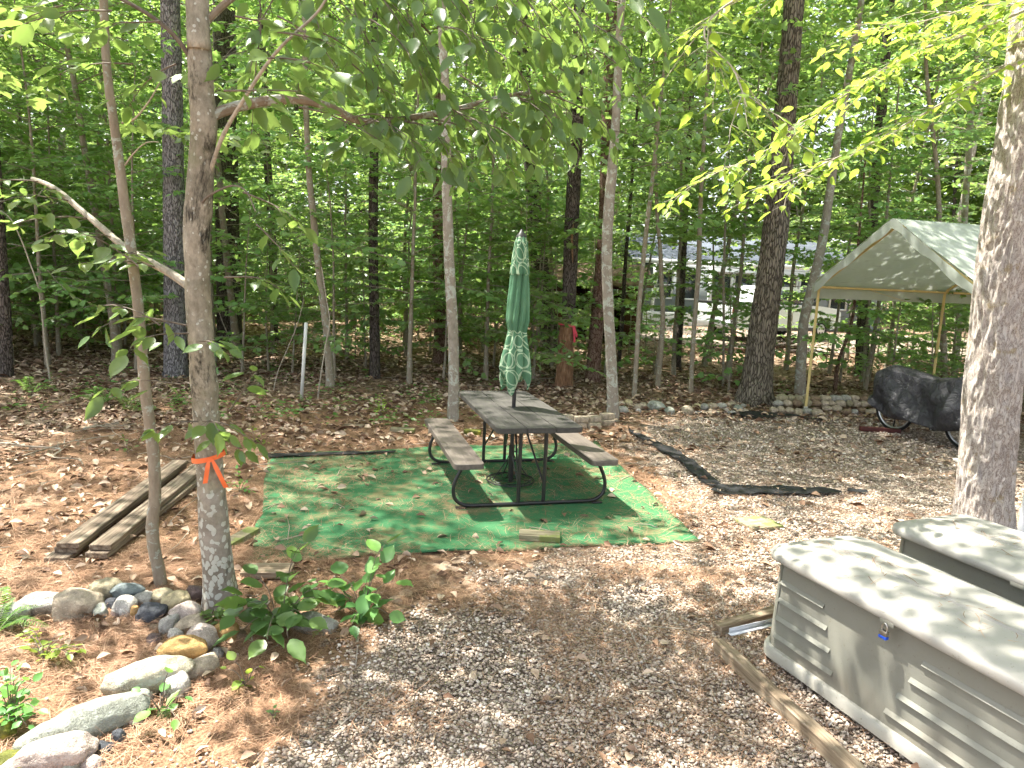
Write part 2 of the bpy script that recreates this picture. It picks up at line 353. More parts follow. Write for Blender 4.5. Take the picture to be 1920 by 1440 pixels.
def gravel_m(x, y):
    a = 0; jx = .5*nz2(x, y, 2.0); jy = .5*nz2(x, y, 2.0, 5.3)
    for k in range(9): r_ = .55*(k/8)**.5; a = a+inpoly(x+jx+r_*math.cos(k*2.4), y+jy+r_*math.sin(k*2.4), GRAVEL)/9.0
    return a*(.86+.75*nz2(x, y, .9, 9.1))
def needle_m(x, y):
    d = np.exp(-((x+1.5)/4.5)**4-((y-7.5)/3.6)**4)
    e = np.exp(-((x+2.2)/1.4)**4-((y-3.2)/1.3)**4)
    return np.clip(d*.75+e*.95, 0, 1)+.25*nz2(x, y, .7, 2.2)
def gz(x, y):
    x = np.asarray(x, float); y = np.asarray(y, float)
    t = np.clip((y-12.5)/8, 0, 1)+np.clip((-x-5)/4, 0, 1)*np.clip(1-y/40, 0, 1)*.5
    road = np.exp(-((y-26.5)/5)**4)*np.clip((x-2)/4, 0, 1)
    return .22*nz2(x, y, .22, 1.1)*np.clip(t, 0, 1)*(1-road)
def gzs(x, y): return float(gz(np.array([x]), np.array([y]))[0])
def build_ground():
    def axis(lo, hi, a, b, step):
        c = list(np.arange(lo, hi+1e-6, step)); s = step; v = hi
        while v < b: s *= 1.25; v += s; c.append(v)
        s = step; v = lo; pre = []
        while v > a: s *= 1.25; v -= s; pre.append(v)
        return np.array(pre[::-1]+c)
    xs = axis(-8, 9, -350, 350, .07); ys = axis(1, 15, -120, 450, .07)
    X, Y = np.meshgrid(xs, ys)
    near = np.exp(-((Y-4)/9)**4)
    Z = gz(X, Y)+.012*nz2(X, Y, 3.0, 4.4)*near-.004
    g = inpoly(X, Y, CARPET); Z = np.where(g, -.012, Z)
    V = np.stack([X, Y, Z], -1).reshape(-1, 3); ny, nx = X.shape
    idx = np.arange(nx*ny).reshape(ny, nx)
    Fq = np.stack([idx[:-1, :-1], idx[:-1, 1:], idx[1:, 1:], idx[1:, :-1]], -1).reshape(-1, 4)
    me = raw_mesh('ground', V, [Fq], M_ground, True)
    at = me.attributes.new('zone', 'FLOAT_COLOR', 'POINT')
    x, y = V[:, 0], V[:, 1]
    mo = np.clip(.55*np.exp(-((x+4)/3)**2-((y-9.3)/1.2)**2)+.0, 0, 1)
    colr = np.stack([gravel_m(x, y), needle_m(x, y), mo, np.ones_like(x)], -1).astype(np.float32)
    at.data.foreach_set('color', colr.ravel())
    link('ground', me, kind='structure')
build_ground()
# far dirt drive
def road():
    s = N('dirt_drive'); v = s.coord(); n1 = s.noise(v, 1.2, 6, .6); n2 = s.noise(v, 40, 4, .7)
    s.bsdf(s.ramp(s.math('ADD', s.math('MULTIPLY', n1, .6), s.math('MULTIPLY', n2, .4)), [(.3, (.12, .095, .075)), (.7, (.29, .245, .2))]), .9, s.bump(n2, .5, .01))
    xs = np.linspace(3.5, 60, 60); V = []
    for i, x in enumerate(xs):
        w0 = 22.4+.5*math.sin(x*.5)+.3*math.sin(x*1.7); w1 = 31
        for t in np.linspace(0, 1, 10): 
            y = w0+(w1-w0)*t; V.append((x, y, gzs(x, y)+.02))
    idx = np.arange(600).reshape(60, 10)
    Fq = np.stack([idx[:-1, :-1], idx[1:, :-1], idx[1:, 1:], idx[:-1, 1:]], -1).reshape(-1, 4)
    link('road', raw_mesh('road', V, [Fq], s.m, True), kind='structure')
road()

# ------------------------------------------------------------------ leaves
T_KO = (np.array([[0, 0, 0], [.2, .17, .03], [.5, .27, .07], [.8, .15, .03], [1, 0, -.06], [.8, -.15, .03], [.5, -.27, .07], [.2, -.17, .03], [.33, 0, -.02], [.68, 0, -.02]]),
        [np.array([[0, 8, 1], [3, 9, 4], [4, 9, 5], [7, 8, 0]]), np.array([[1, 8, 9, 2], [8, 7, 6, 9]]), np.array([[2, 9, 3], [9, 6, 5]])])
def ovate():
    xs = [.07, .16, .27, .39, .51, .63, .74, .83, .91]; ws = [.09, .185, .245, .275, .27, .235, .175, .1, .04]; n = len(xs)
    ser = [1, 1.05, .97, 1.04, .96, 1.04, .95, 1.05, 1]
    V = [[0, 0, 0]]+[[x, 0, -.035*math.sin(x*3.1)] for x in xs]+[[1, 0, -.05]]
    V += [[x-.015, w_*q, .05*math.sin(x*3.1)+.015*math.sin(x*22)] for x, w_, q in zip(xs, ws, ser)]+[[x-.015, -w_*q, .05*math.sin(x*3.1)-.015*math.sin(x*22)] for x, w_, q in zip(xs, ws, ser)]
    Lf = n+2; Rt = Lf+n; T = []; Q = []
    T += [[0, 1, Lf], [0, Rt, 1], [n, n+1, Lf+n-1], [n, Rt+n-1, n+1]]
    for k in range(n-1): Q += [[1+k, 2+k, Lf+k+1, Lf+k], [1+k, Rt+k, Rt+k+1, 2+k]]
    return np.array(V, float), [np.array(T), np.array(Q)]
T_OV = ovate(); T_OV[0][:, 1] *= .88
T_OW = (T_OV[0]*np.array([1, 1.22, 1]), T_OV[1])
T_MP = (np.array([[.36, 0, .03], [0, 0, 0], [.1, .14, 0], [.02, .42, -.06], [.3, .3, 0], [.5, .56, -.06], [.56, .26, 0], [.72, .26, -.01], [1, 0, -.06], [.72, -.26, -.01], [.56, -.26, 0], [.5, -.56, -.06], [.3, -.3, 0], [.02, -.42, -.06], [.1, -.14, 0]]),
        [np.array([[0, i, i+1 if i < 14 else 1] for i in range(1, 15)])])
T_KT = (np.array([[0, 0, 0], [.45, .3, .06], [1, 0, -.04], [.45, -.3, .06]]), [np.array([[0, 2, 1], [0, 3, 2]])])
def leaf_mesh(name, P, D, Nn, S, tmpl, mat):
    P = np.asarray(P, float); D = np.asarray(D, float); Nn = np.asarray(Nn, float); S = np.asarray(S, float)
    D = D/(np.linalg.norm(D, axis=1)[:, None]+1e-9); B = np.cross(Nn, D); B /= np.linalg.norm(B, axis=1)[:, None]+1e-9
    Nn = np.cross(D, B); tv, tf = tmpl; n = len(P)
    bend = (rng.random(n)-.2)*.25
    zz = tv[None, :, 2]-bend[:, None]*(tv[None, :, 0]**2)
    wd = .8+rng.random(n)*.4
    V = P[:, None, :]+S[:, None, None]*(tv[None, :, 0, None]*D[:, None, :]+wd[:, None, None]*tv[None, :, 1, None]*B[:, None, :]+zz[:, :, None]*Nn[:, None, :])
    off = (np.arange(n)*len(tv))[:, None, None]
    Fs = [(f[None]+off).reshape(-1, f.shape[1]) for f in tf]
    return raw_mesh(name, V.reshape(-1, 3), Fs, mat, False)
class Leaves:
    def __init__(s): s.P = []; s.D = []; s.N = []; s.S = []
    def add(s, p, d, n, sz): s.P.append(p); s.D.append(d); s.N.append(n); s.S.append(sz)
    def along(s, pts, size, step, up=.9, jit=.35, droop=.25, rg=None, spread=.9):
        """alternate leaves along a twig polyline (array)"""
        rg = rg or rng
        P = np.asarray(pts, float); seg = np.linalg.norm(np.diff(P, axis=0), axis=1); t = np.concatenate([[0], np.cumsum(seg)])
        n = max(2, int(t[-1]/step)); side = 1
        for q in np.linspace(t[-1]*.12, t[-1], n):
            i = min(max(np.searchsorted(t, q)-1, 0), len(P)-2); u = (q-t[i])/(seg[i]+1e-9)
            p = P[i]+(P[i+1]-P[i])*u; T = (P[i+1]-P[i])/(seg[i]+1e-9)
            L = np.cross([0, 0, 1], T); nl = np.linalg.norm(L); L = L/nl if nl > .15 else rg.normal(size=3)
            d = T*(.55 if q < t[-1]*.97 else 2)+L*side*spread+np.array([0, 0, -droop])+rg.normal(size=3)*.18
            nn = np.array([0, 0, up])+rg.normal(size=3)*jit
            s.add(p+d/np.linalg.norm(d)*size*.12, d, nn, size*(.65+.6*rg.random())); side = -side
    def mesh(s, name, tmpl, mat): return leaf_mesh(name, s.P, s.D, s.N, s.S, tmpl, mat)
def spray(lv, tw, p0, d0, L, size, r0=.006, ntw=8, droop=.25, rg=None, step=.75, tlen=.45, jit=.35, ldroop=.25, upc=0, flat=True):
    """a leafy branch: main axis with side twigs in a mostly level plane"""
    rg = rg or rng
    d = np.array(d0, float); d /= np.linalg.norm(d); n = 7; P = [np.array(p0, float)]
    for k in range(n-1):
        d = d+np.array([rg.normal()*.1, rg.normal()*.1, rg.normal()*.06-droop*(k/n)*.5+upc*.2]); d /= np.linalg.norm(d); P.append(P[-1]+d*L/(n-1))
    P = np.array(P)
    tw.tube(P, np.linspace(r0, r0*.35, n), 5 if r0 > .012 else 4, cap=False)
    side = 1 if rg.random() < .5 else -1
    for k in range(ntw):
        u = .2+.75*k/max(1, ntw-1); f = u*(n-1); i = min(int(f), n-2); p = P[i]+(P[i+1]-P[i])*(f-i); T = P[i+1]-P[i]; T /= np.linalg.norm(T)
        Lt = np.cross([0, 0, 1], T); Lt /= np.linalg.norm(Lt)+1e-6
        dd = T*.7+Lt*side*(.8+.4*rg.random())+np.array([0, 0, rg.normal()*(.15 if flat else .5)]); dd /= np.linalg.norm(dd)
        ln = L*tlen*(1-.55*u)*(.7+.5*rg.random())
        q = np.array([p, p+dd*ln*.35, p+dd*ln*.7+np.array([0, 0, -droop*ln*.12]), p+dd*ln+np.array([0, 0, -droop*ln*.3])])
        tw.tube(q, np.linspace(r0*.5, r0*.2, 4), 3, cap=False)
        lv.along(q, size, size*step, jit=jit, droop=ldroop, rg=rg); side = -side
    lv.along(P[n//2:], size, size*step, jit=jit, droop=ldroop, rg=rg)
def make_tree(seed, h, zc, reach, nb, ntw, size, tmpl, lmat, bmat, r0, lean=.03, up0=.25, droop=.3, flatten=.6, topw=.45, dead=0, step=.75, bare=1.0):
    """returns (trunk mesh, crown mesh)"""
    rg = np.random.default_rng(seed); tw = MB(); lv = Leaves()
    n = max(8, int(h/.5)); P = [np.zeros(3)]; d = np.array([rg.normal()*lean, rg.normal()*lean, 1.0])
    for k in range(n-1):
        d = d+np.array([rg.normal()*lean, rg.normal()*lean, .05]); d /= np.linalg.norm(d); P.append(P[-1]+d*h/(n-1))
    P = np.array(P); P[0][2] = -.15
    zt = np.linspace(0, 1, n); rad = r0*(1-.82*zt)+r0*.45*np.exp(-zt*h*3)
    tw.tube(P, rad, 10 if r0 > .06 else 6, cap=False)
    for k in range(nb+dead):
        isdead = k >= nb
        u = (zc+(h-zc)*((k+.5*rg.random())/nb)*.98)/h if not isdead else (.1+rg.random()*max(.05, zc/h-.1))
        f = u*(n-1); i = min(int(f), n-2); p = P[i]+(P[i+1]-P[i])*(f-i)
        a = k*2.4+rg.random()*.8; rel = (u*h-zc)/(h-zc+1e-6)
        L = reach*(topw+(1-topw)*(1-max(rel, 0)**1.4))*(.65+.55*rg.random())
        up_ = up0+rel*.5+rg.normal()*.12
        if isdead:
            L = reach*.4*rg.random()+.1; q = [p, p+np.array([math.cos(a), math.sin(a), .1])*L*.5, p+np.array([math.cos(a+.2), math.sin(a+.2), .25])*L]
            tw.tube(q, [r0*.16, r0*.1, .003], 4, cap=False); continue
        spray(lv, tw, p, (math.cos(a), math.sin(a), up_), L, size, max(.005, r0*.28*(1-u*.6)), ntw, droop, rg, step=step)
    return raw_mesh('trunk', np.concatenate(tw.V), tw.F, bmat, True), lv.mesh('crown', tmpl, lmat)

# variants
VU = []   # low understory maples
for sd, h, zc, rc, nb, nt_ in [(1, 1.5, .25, .8, 10, 5), (2, 2.6, .5, 1.2, 15, 6), (3, 3.6, .7, 1.5, 20, 7), (4, 4.8, .9, 1.8, 26, 8), (5, 6.2, 1.3, 2.0, 32, 8), (6, 3.0, .4, 1.3, 17, 6)]:
    VU.append(make_tree(sd, h, zc, rc, nb, nt_, .12, T_MP, M_leafU, M_bkSap, .008+.005*h, up0=.12, droop=.25, step=.6))
VT = []   # tall thin trees with crowns above head height
for sd, h, zc, rc, nb, nt_ in [(11, 7.5, 2.6, 1.8, 24, 8), (12, 9.5, 3.2, 2.2, 30, 8), (13, 11, 4.2, 2.4, 32, 8)]:
    VT.append(make_tree(sd, h, zc, rc, nb, nt_, .125, T_MP, M_leafU, M_bkSap, .02+.004*h, up0=.15, droop=.3, dead=5, step=.6))
VC = []   # canopy trees
for sd, h, zc, rc, nb, nt_, bm_ in [(21, 17, 7.5, 3.4, 34, 10, M_bkDark), (22, 19, 8.5, 3.8, 38, 10, M_bkGrey), (23, 15, 6.5, 3.1, 30, 10, M_bkRed)]:
    VC.append(make_tree(sd, h, zc, rc, nb, nt_, .17, T_KT, M_leafC, bm_, .13, lean=.015, up0=.35, droop=.3, dead=9, step=.6))
def place_tree(var, x, y, rz, sc_, name, **k):
    e = empty(name, (x, y, gzs(x, y)-.02), rz, **k); e.scale = (sc_, sc_, sc_)
    link('trunk', var[0], e); link('crown', var[1], e); return e
def crown_over(parent, var, z0, sc_, rz, off=(0, 0)):
    """crown part of a tree whose trunk is shaped by hand"""
    o = link('crown', var[1], parent); o.location = (off[0], off[1], z0); o.scale = (sc_,)*3; o.rotation_euler = (0, 0, rz); return o

# ------------------------------------------------------------------ shaped trunks
def fdist(p): return (Vector(p)-Vector((0, 0, CAMH))).dot(fw)
def rpx(p, wd):   # radius of an upright tube that spans wd picture units
    f_ = fdist(p); h_ = math.hypot(p[0], p[1]); return wd/2*f_/F*(p[1]/h_)
def trunk_obj(parent, base, pts, n, amp, freq, zsq, mat, ridged, step, name='trunk', flare=0.0, lob=0.0):
    P = smooth_path(pts, max(6, int(sum((Vector(pts[i+1][:3])-Vector(pts[i][:3])).length for i in range(len(pts)-1))/step)))
    m = len(P); c = P[:, :3]; rad = P[:, 3]
    T = np.gradient(c, axis=0); T /= np.linalg.norm(T, axis=1)[:, None]
    U = np.cross(T, [0, 1.0, 0]); U /= np.linalg.norm(U, axis=1)[:, None]; W = np.cross(T, U)
    a = np.arange(n)*2*np.pi/n
    dirs = np.cos(a)[None, :, None]*U[:, None, :]+np.sin(a)[None, :, None]*W[:, None, :]
    hgt = c[:, 2]-c[0, 2]
    rr = rad[:, None]*(1+flare*np.exp(-hgt/.16)[:, None]*(1+.45*np.sin(a*5+1.3)[None, :]+.3*np.sin(a*3)[None, :]))
    rr = rr*(1+lob*fbm((c[:, None, :]+dirs*.3), 2.2, 2, 4.0))
    V = c[:, None, :]+dirs*rr[..., None]
    q = (V-np.array(base))*np.array([1, 1, zsq])
    q = q+.02*np.stack([vnoise(q, freq*.5), vnoise(q, freq*.5, 9), vnoise(q, freq*.5, 17)], -1)
    nn = fbm(q, freq, 3)
    if ridged: nn = np.clip(.5-np.abs(nn)*2.2, -.6, .5)
    V = V+dirs*(nn*amp)[..., None]
    V = V.reshape(-1, 3)-np.array(base)
    idx = np.arange(m*n).reshape(m, n); nx = np.roll(idx, -1, 1)
    Fq = np.stack([idx[:-1], nx[:-1], nx[1:], idx[1:]], -1).reshape(-1, 4)
    return link(name, raw_mesh(name, V, [Fq, idx[-1][None]], mat, True), parent)
def shaped_tree(base_px, path, mat, label, htop=12, cat='tree', name='tree', n=20, amp=.006, freq=30, zsq=.25, ridged=True, step=.08, flare=.25, depth=None, group=None, lob=.05, topshift=(0, 0), toprad=.45):
    b = UP(*base_px) if depth is None else AT(base_px[0], base_px[1], depth)
    Y = b.y; gz_ = gzs(b.x, b.y) if Y > 11 else 0
    e = empty(name, (b.x, b.y, gz_), 0, label=label, cat=cat, group=group)
    pts = []
    for (px, py, wd) in path:
        p = AT(px, py, Y); pts.append((p.x, p.y, p.z, rpx(p, wd)))
    p0 = pts[0]; pts.insert(0, (b.x, b.y, gz_-.12, p0[3]*1.05))
    d = Vector(pts[-1][:3])-Vector(pts[-2][:3]); d.normalize(); zt = pts[-1][2]
    if htop > zt:
        L = (htop-zt)/max(d.z, .5)
        r = pts[-1][3]
        for t in (.33, .66, 1): pts.append((pts[-1][0]*0+p.x+d.x*L*t*.6+topshift[0]*t, p.y+topshift[1]*t, zt+(htop-zt)*t, r*(1-(1-toprad)*t)))
    trunk_obj(e, (b.x, b.y, gz_), pts, n, amp, freq, zsq, mat, ridged, step, flare=flare, lob=lob)
    return e, Y, pts
def limb(parent, name, pts_px, Y0, dY, r0, r1, mat, n=8, tw=None):
    """limb drawn through picture points with a depth that changes evenly"""
    b = parent.location; P = []
    for i, (px, py) in enumerate(pts_px):
        P.append(AT(px, py, Y0+dY*i/(len(pts_px)-1)))
    Q = smooth_path(P, 6*len(P)); Q = Q+.01*np.stack([vnoise(Q, 3), vnoise(Q, 3, 5), vnoise(Q, 3, 9)], -1)
    m = MB(); m.tube(Q-np.array(b), np.linspace(r0, r1, len(Q)), n)
    m.build(name, mat, parent, smooth=True); return Q

# --- the lichen-spotted maple by the stone border
maple, Ym, _ = shaped_tree((415, 1140), [(414, 1120, 66), (408, 1060, 60), (402, 980, 57), (395, 900, 54), (388, 800, 53), (382, 720, 52), (377, 650, 51), (371, 560, 50), (369, 500, 49), (369, 430, 51), (372, 380, 54), (378, 300, 50), (382, 235, 52), (378, 170, 46), (372, 80, 44), (368, 0, 42)],
    M_bkMaple, 'leaning maple with lichen-spotted pale bark and an orange ribbon, beside the stone border', htop=11, name='maple_tree', n=72, amp=.011, freq=11, zsq=.6, ridged=False, step=.025, flare=.22, lob=.09, topshift=(-.3, .8))
Q1 = limb(maple, 'limb', [(395, 218), (440, 203), (520, 190), (575, 190), (625, 205), (670, 225), (720, 228), (790, 215), (860, 203), (960, 178), (1060, 170)], Ym, .7, .03, .009, M_bkBirch)
Q2 = limb(maple, 'limb', [(362, 540), (320, 510), (250, 472), (190, 425), (130, 375), (95, 350), (60, 335)], Ym, .9, .026, .013, M_twigL)
Q3 = limb(maple, 'limb', [(390, 330), (420, 250), (470, 170), (530, 90), (600, 20), (640, -60)], Ym, -.5, .012, .005, M_twigL)
Q4 = limb(maple, 'limb', [(372, 60), (430, 0), (520, -60), (660, -90), (820, -100), (980, -80)], Ym, .2, .02, .007, M_bkBirch)
Q5 = limb(maple, 'limb', [(365, 120), (320, 60), (250, 10), (160, -30), (60, -60)], Ym, -.3, .014, .005, M_twig)
Q6 = limb(maple, 'limb', [(372, 400), (385, 372), (430, 350), (460, 360), (480, 400)], Ym, -.3, .008, .003, M_twig, 5)
lv = Leaves(); tw = MB(); g5 = np.random.default_rng(55); mb = np.array(maple.location)
def spx(px, py, Y, d, L, size=.13, ntw=6, droop=.5, **k): spray(lv, tw, np.array(AT(px, py, Y)), d, L, size, .005, ntw, droop, g5, **k)
# leaves hanging from the long limb and its upper neighbours
for i in range(14, len(Q1)-2, 2):
    p = Q1[i]; 
    if p[0] > -1.0: spray(lv, tw, p, (.5+g5.normal()*.4, -.1+g5.normal()*.4, -.05), .45+.25*g5.random(), .125, .005, 4, .9, g5, step=.85, jit=.55, ldroop=.8)
for i in range(8, len(Q4)):
    p = Q4[i]
    spray(lv, tw, p, (.6+g5.normal()*.5, g5.normal()*.5, -.35), .55+.35*g5.random(), .125, .005, 5, .8, g5, step=.85, jit=.55, ldroop=.7)
for (px, py, dy) in [(640, 90, .2), (720, 60, 0), (700, 150, .1), (560, 60, -.2), (800, 130, .3), (860, 80, .1), (900, 170, .2), (960, 120, .4), (1010, 210, .3), (1080, 150, .5), (880, 230, .3), (940, 260, .3), (1000, 60, .2), (1120, 60, .5), (1150, 120, .6), (1180, 30, .7)]:
    spx(px-40, py-30, Ym+dy, (.8, g5.normal()*.4, -.35), .45, .12, 4, .8, step=.9, jit=.6, ldroop=.8)
for (px, py, dx, Yo) in [(440, 30, 1, -.5), (480, 110, 1, -.6), (520, 60, .6, -.4), (420, 170, 1, -.5), (560, 200, 1, -.3), (300, 40, -1, -.3), (210, 20, -1, -.3), (120, 10, -1, -.1), (250, 120, -1, 0), (330, 120, -.6, -.3), (60, 60, -1, .1)]:
    spx(px, py, Ym+Yo, (dx, g5.normal()*.4, -.1), .4, .12, 4, .35, step=.9, jit=.4, ldroop=.3)
for i in range(8, len(Q2), 5): spray(lv, tw, Q2[i], (-.6+g5.normal()*.5, -.4, .05), .4, .11, .005, 4, .4, g5, step=.9)
# shoots low on the trunk
for (px, py, d, L) in [(372, 790, (-.9, -.5, .1), .22), (380, 790, (.9, -.5, .25), .3), (395, 785, (.5, -.9, .1), .2), (430, 770, (.8, -.2, .9), .3), (400, 800, (.9, -.4, -.2), .22)]:
    spx(px, py, Ym-.12, d, L, .12, 2, .5, step=.55, ldroop=.7)
for (px, py, d, L) in [(355, 625, (-.8, -.6, .0), .3), (350, 610, (-1, -.2, .25), .42), (375, 640, (.7, -.7, .1), .2), (300, 610, (-.9, 0, .5), .35), (340, 720, (-1, -.3, .15), .35), (260, 500, (-.8, 0, .8), .3), (480, 420, (.6, -.2, -.6), .3), (455, 360, (.7, .1, -.3), .3), (420, 520, (.9, -.2, .1), .3)]:
    spx(px, py, Ym-.15, d, L, .13, 3, .5, step=.7, ldroop=.5)
V_ = tw.V; tw.V = [v-mb for v in V_]; tw.build('twigs', M_twig, maple, smooth=True)
lv.P = [p-mb for p in lv.P]; link('foliage', lv.mesh('foliage', T_OV, M_leafD), maple)
crown_over(maple, VT[2], 1.2, 1.05, .6, (-.2, .4))

# --- thin sapling to its left
sap, Ys, _ = shaped_tree((303, 1100), [(300, 1085, 24), (288, 1020, 24), (286, 980, 25), (291, 930, 24), (288, 860, 23), (280, 790, 22), (272, 720, 22), (265, 640, 22), (257, 560, 22), (246, 470, 21), (236, 400, 21), (226, 320, 20), (215, 240, 19), (204, 160, 18), (198, 90, 17), (194, 0, 17)],
    M_bkSap, 'slender bare maple sapling curving up beside the lumber pile', htop=8, name='maple_sapling', n=32, amp=.003, freq=25, zsq=.5, ridged=False, step=.03, flare=.15, lob=.12)
crown_over(sap, VT[0], 0.4, .9, 1.0, (-.5, .2))
limb(sap, 'limb', [(229, 230), (250, 225), (275, 195), (300, 150)], Ys, -.2, .007, .003, M_twigL, 5)
limb(sap, 'limb', [(235, 310), (250, 290), (275, 268), (300, 266)], Ys, -.2, .006, .002, M_twigL, 5)

# --- big pine at the right
pine, Yp, _ = shaped_tree((1842, 990), [(1843, 965, 116), (1846, 920, 110), (1852, 840, 108), (1858, 760, 110), (1863, 690, 108), (1871, 600, 106), (1880, 510, 106), (1892, 430, 106), (1903, 350, 104), (1918, 260, 102), (1928, 180, 100), (1938, 90, 98), (1948, 0, 96)],
    M_bkPine, 'large sunlit pine with thick scaly bark behind the storage boxes', htop=14, name='pine_tree', n=190, amp=.022, freq=20, zsq=.28, ridged=True, step=.02, flare=.1, lob=.05)
crown_over(pine, VC[2], 3.0, 1.05, 2.0, (1.6, -.6))

# --- the oak behind the low wall
oak, Yo, _ = shaped_tree((1415, 757), [(1415, 740, 64), (1419, 710, 58), (1424, 670, 55), (1430, 620, 53), (1438, 560, 51), (1446, 500, 49), (1453, 440, 48), (1459, 380, 46), (1464, 310, 44), (1470, 230, 42), (1478, 150, 40), (1484, 70, 38), (1489, 0, 37)],
    M_bkOak, 'thick dark furrowed tree with a flared base behind the low rock wall', htop=17, name='oak_tree', n=96, amp=.02, freq=18, zsq=.22, ridged=True, step=.05, flare=.5, lob=.05)
crown_over(oak, VC[1], -1, 1.0, .3)

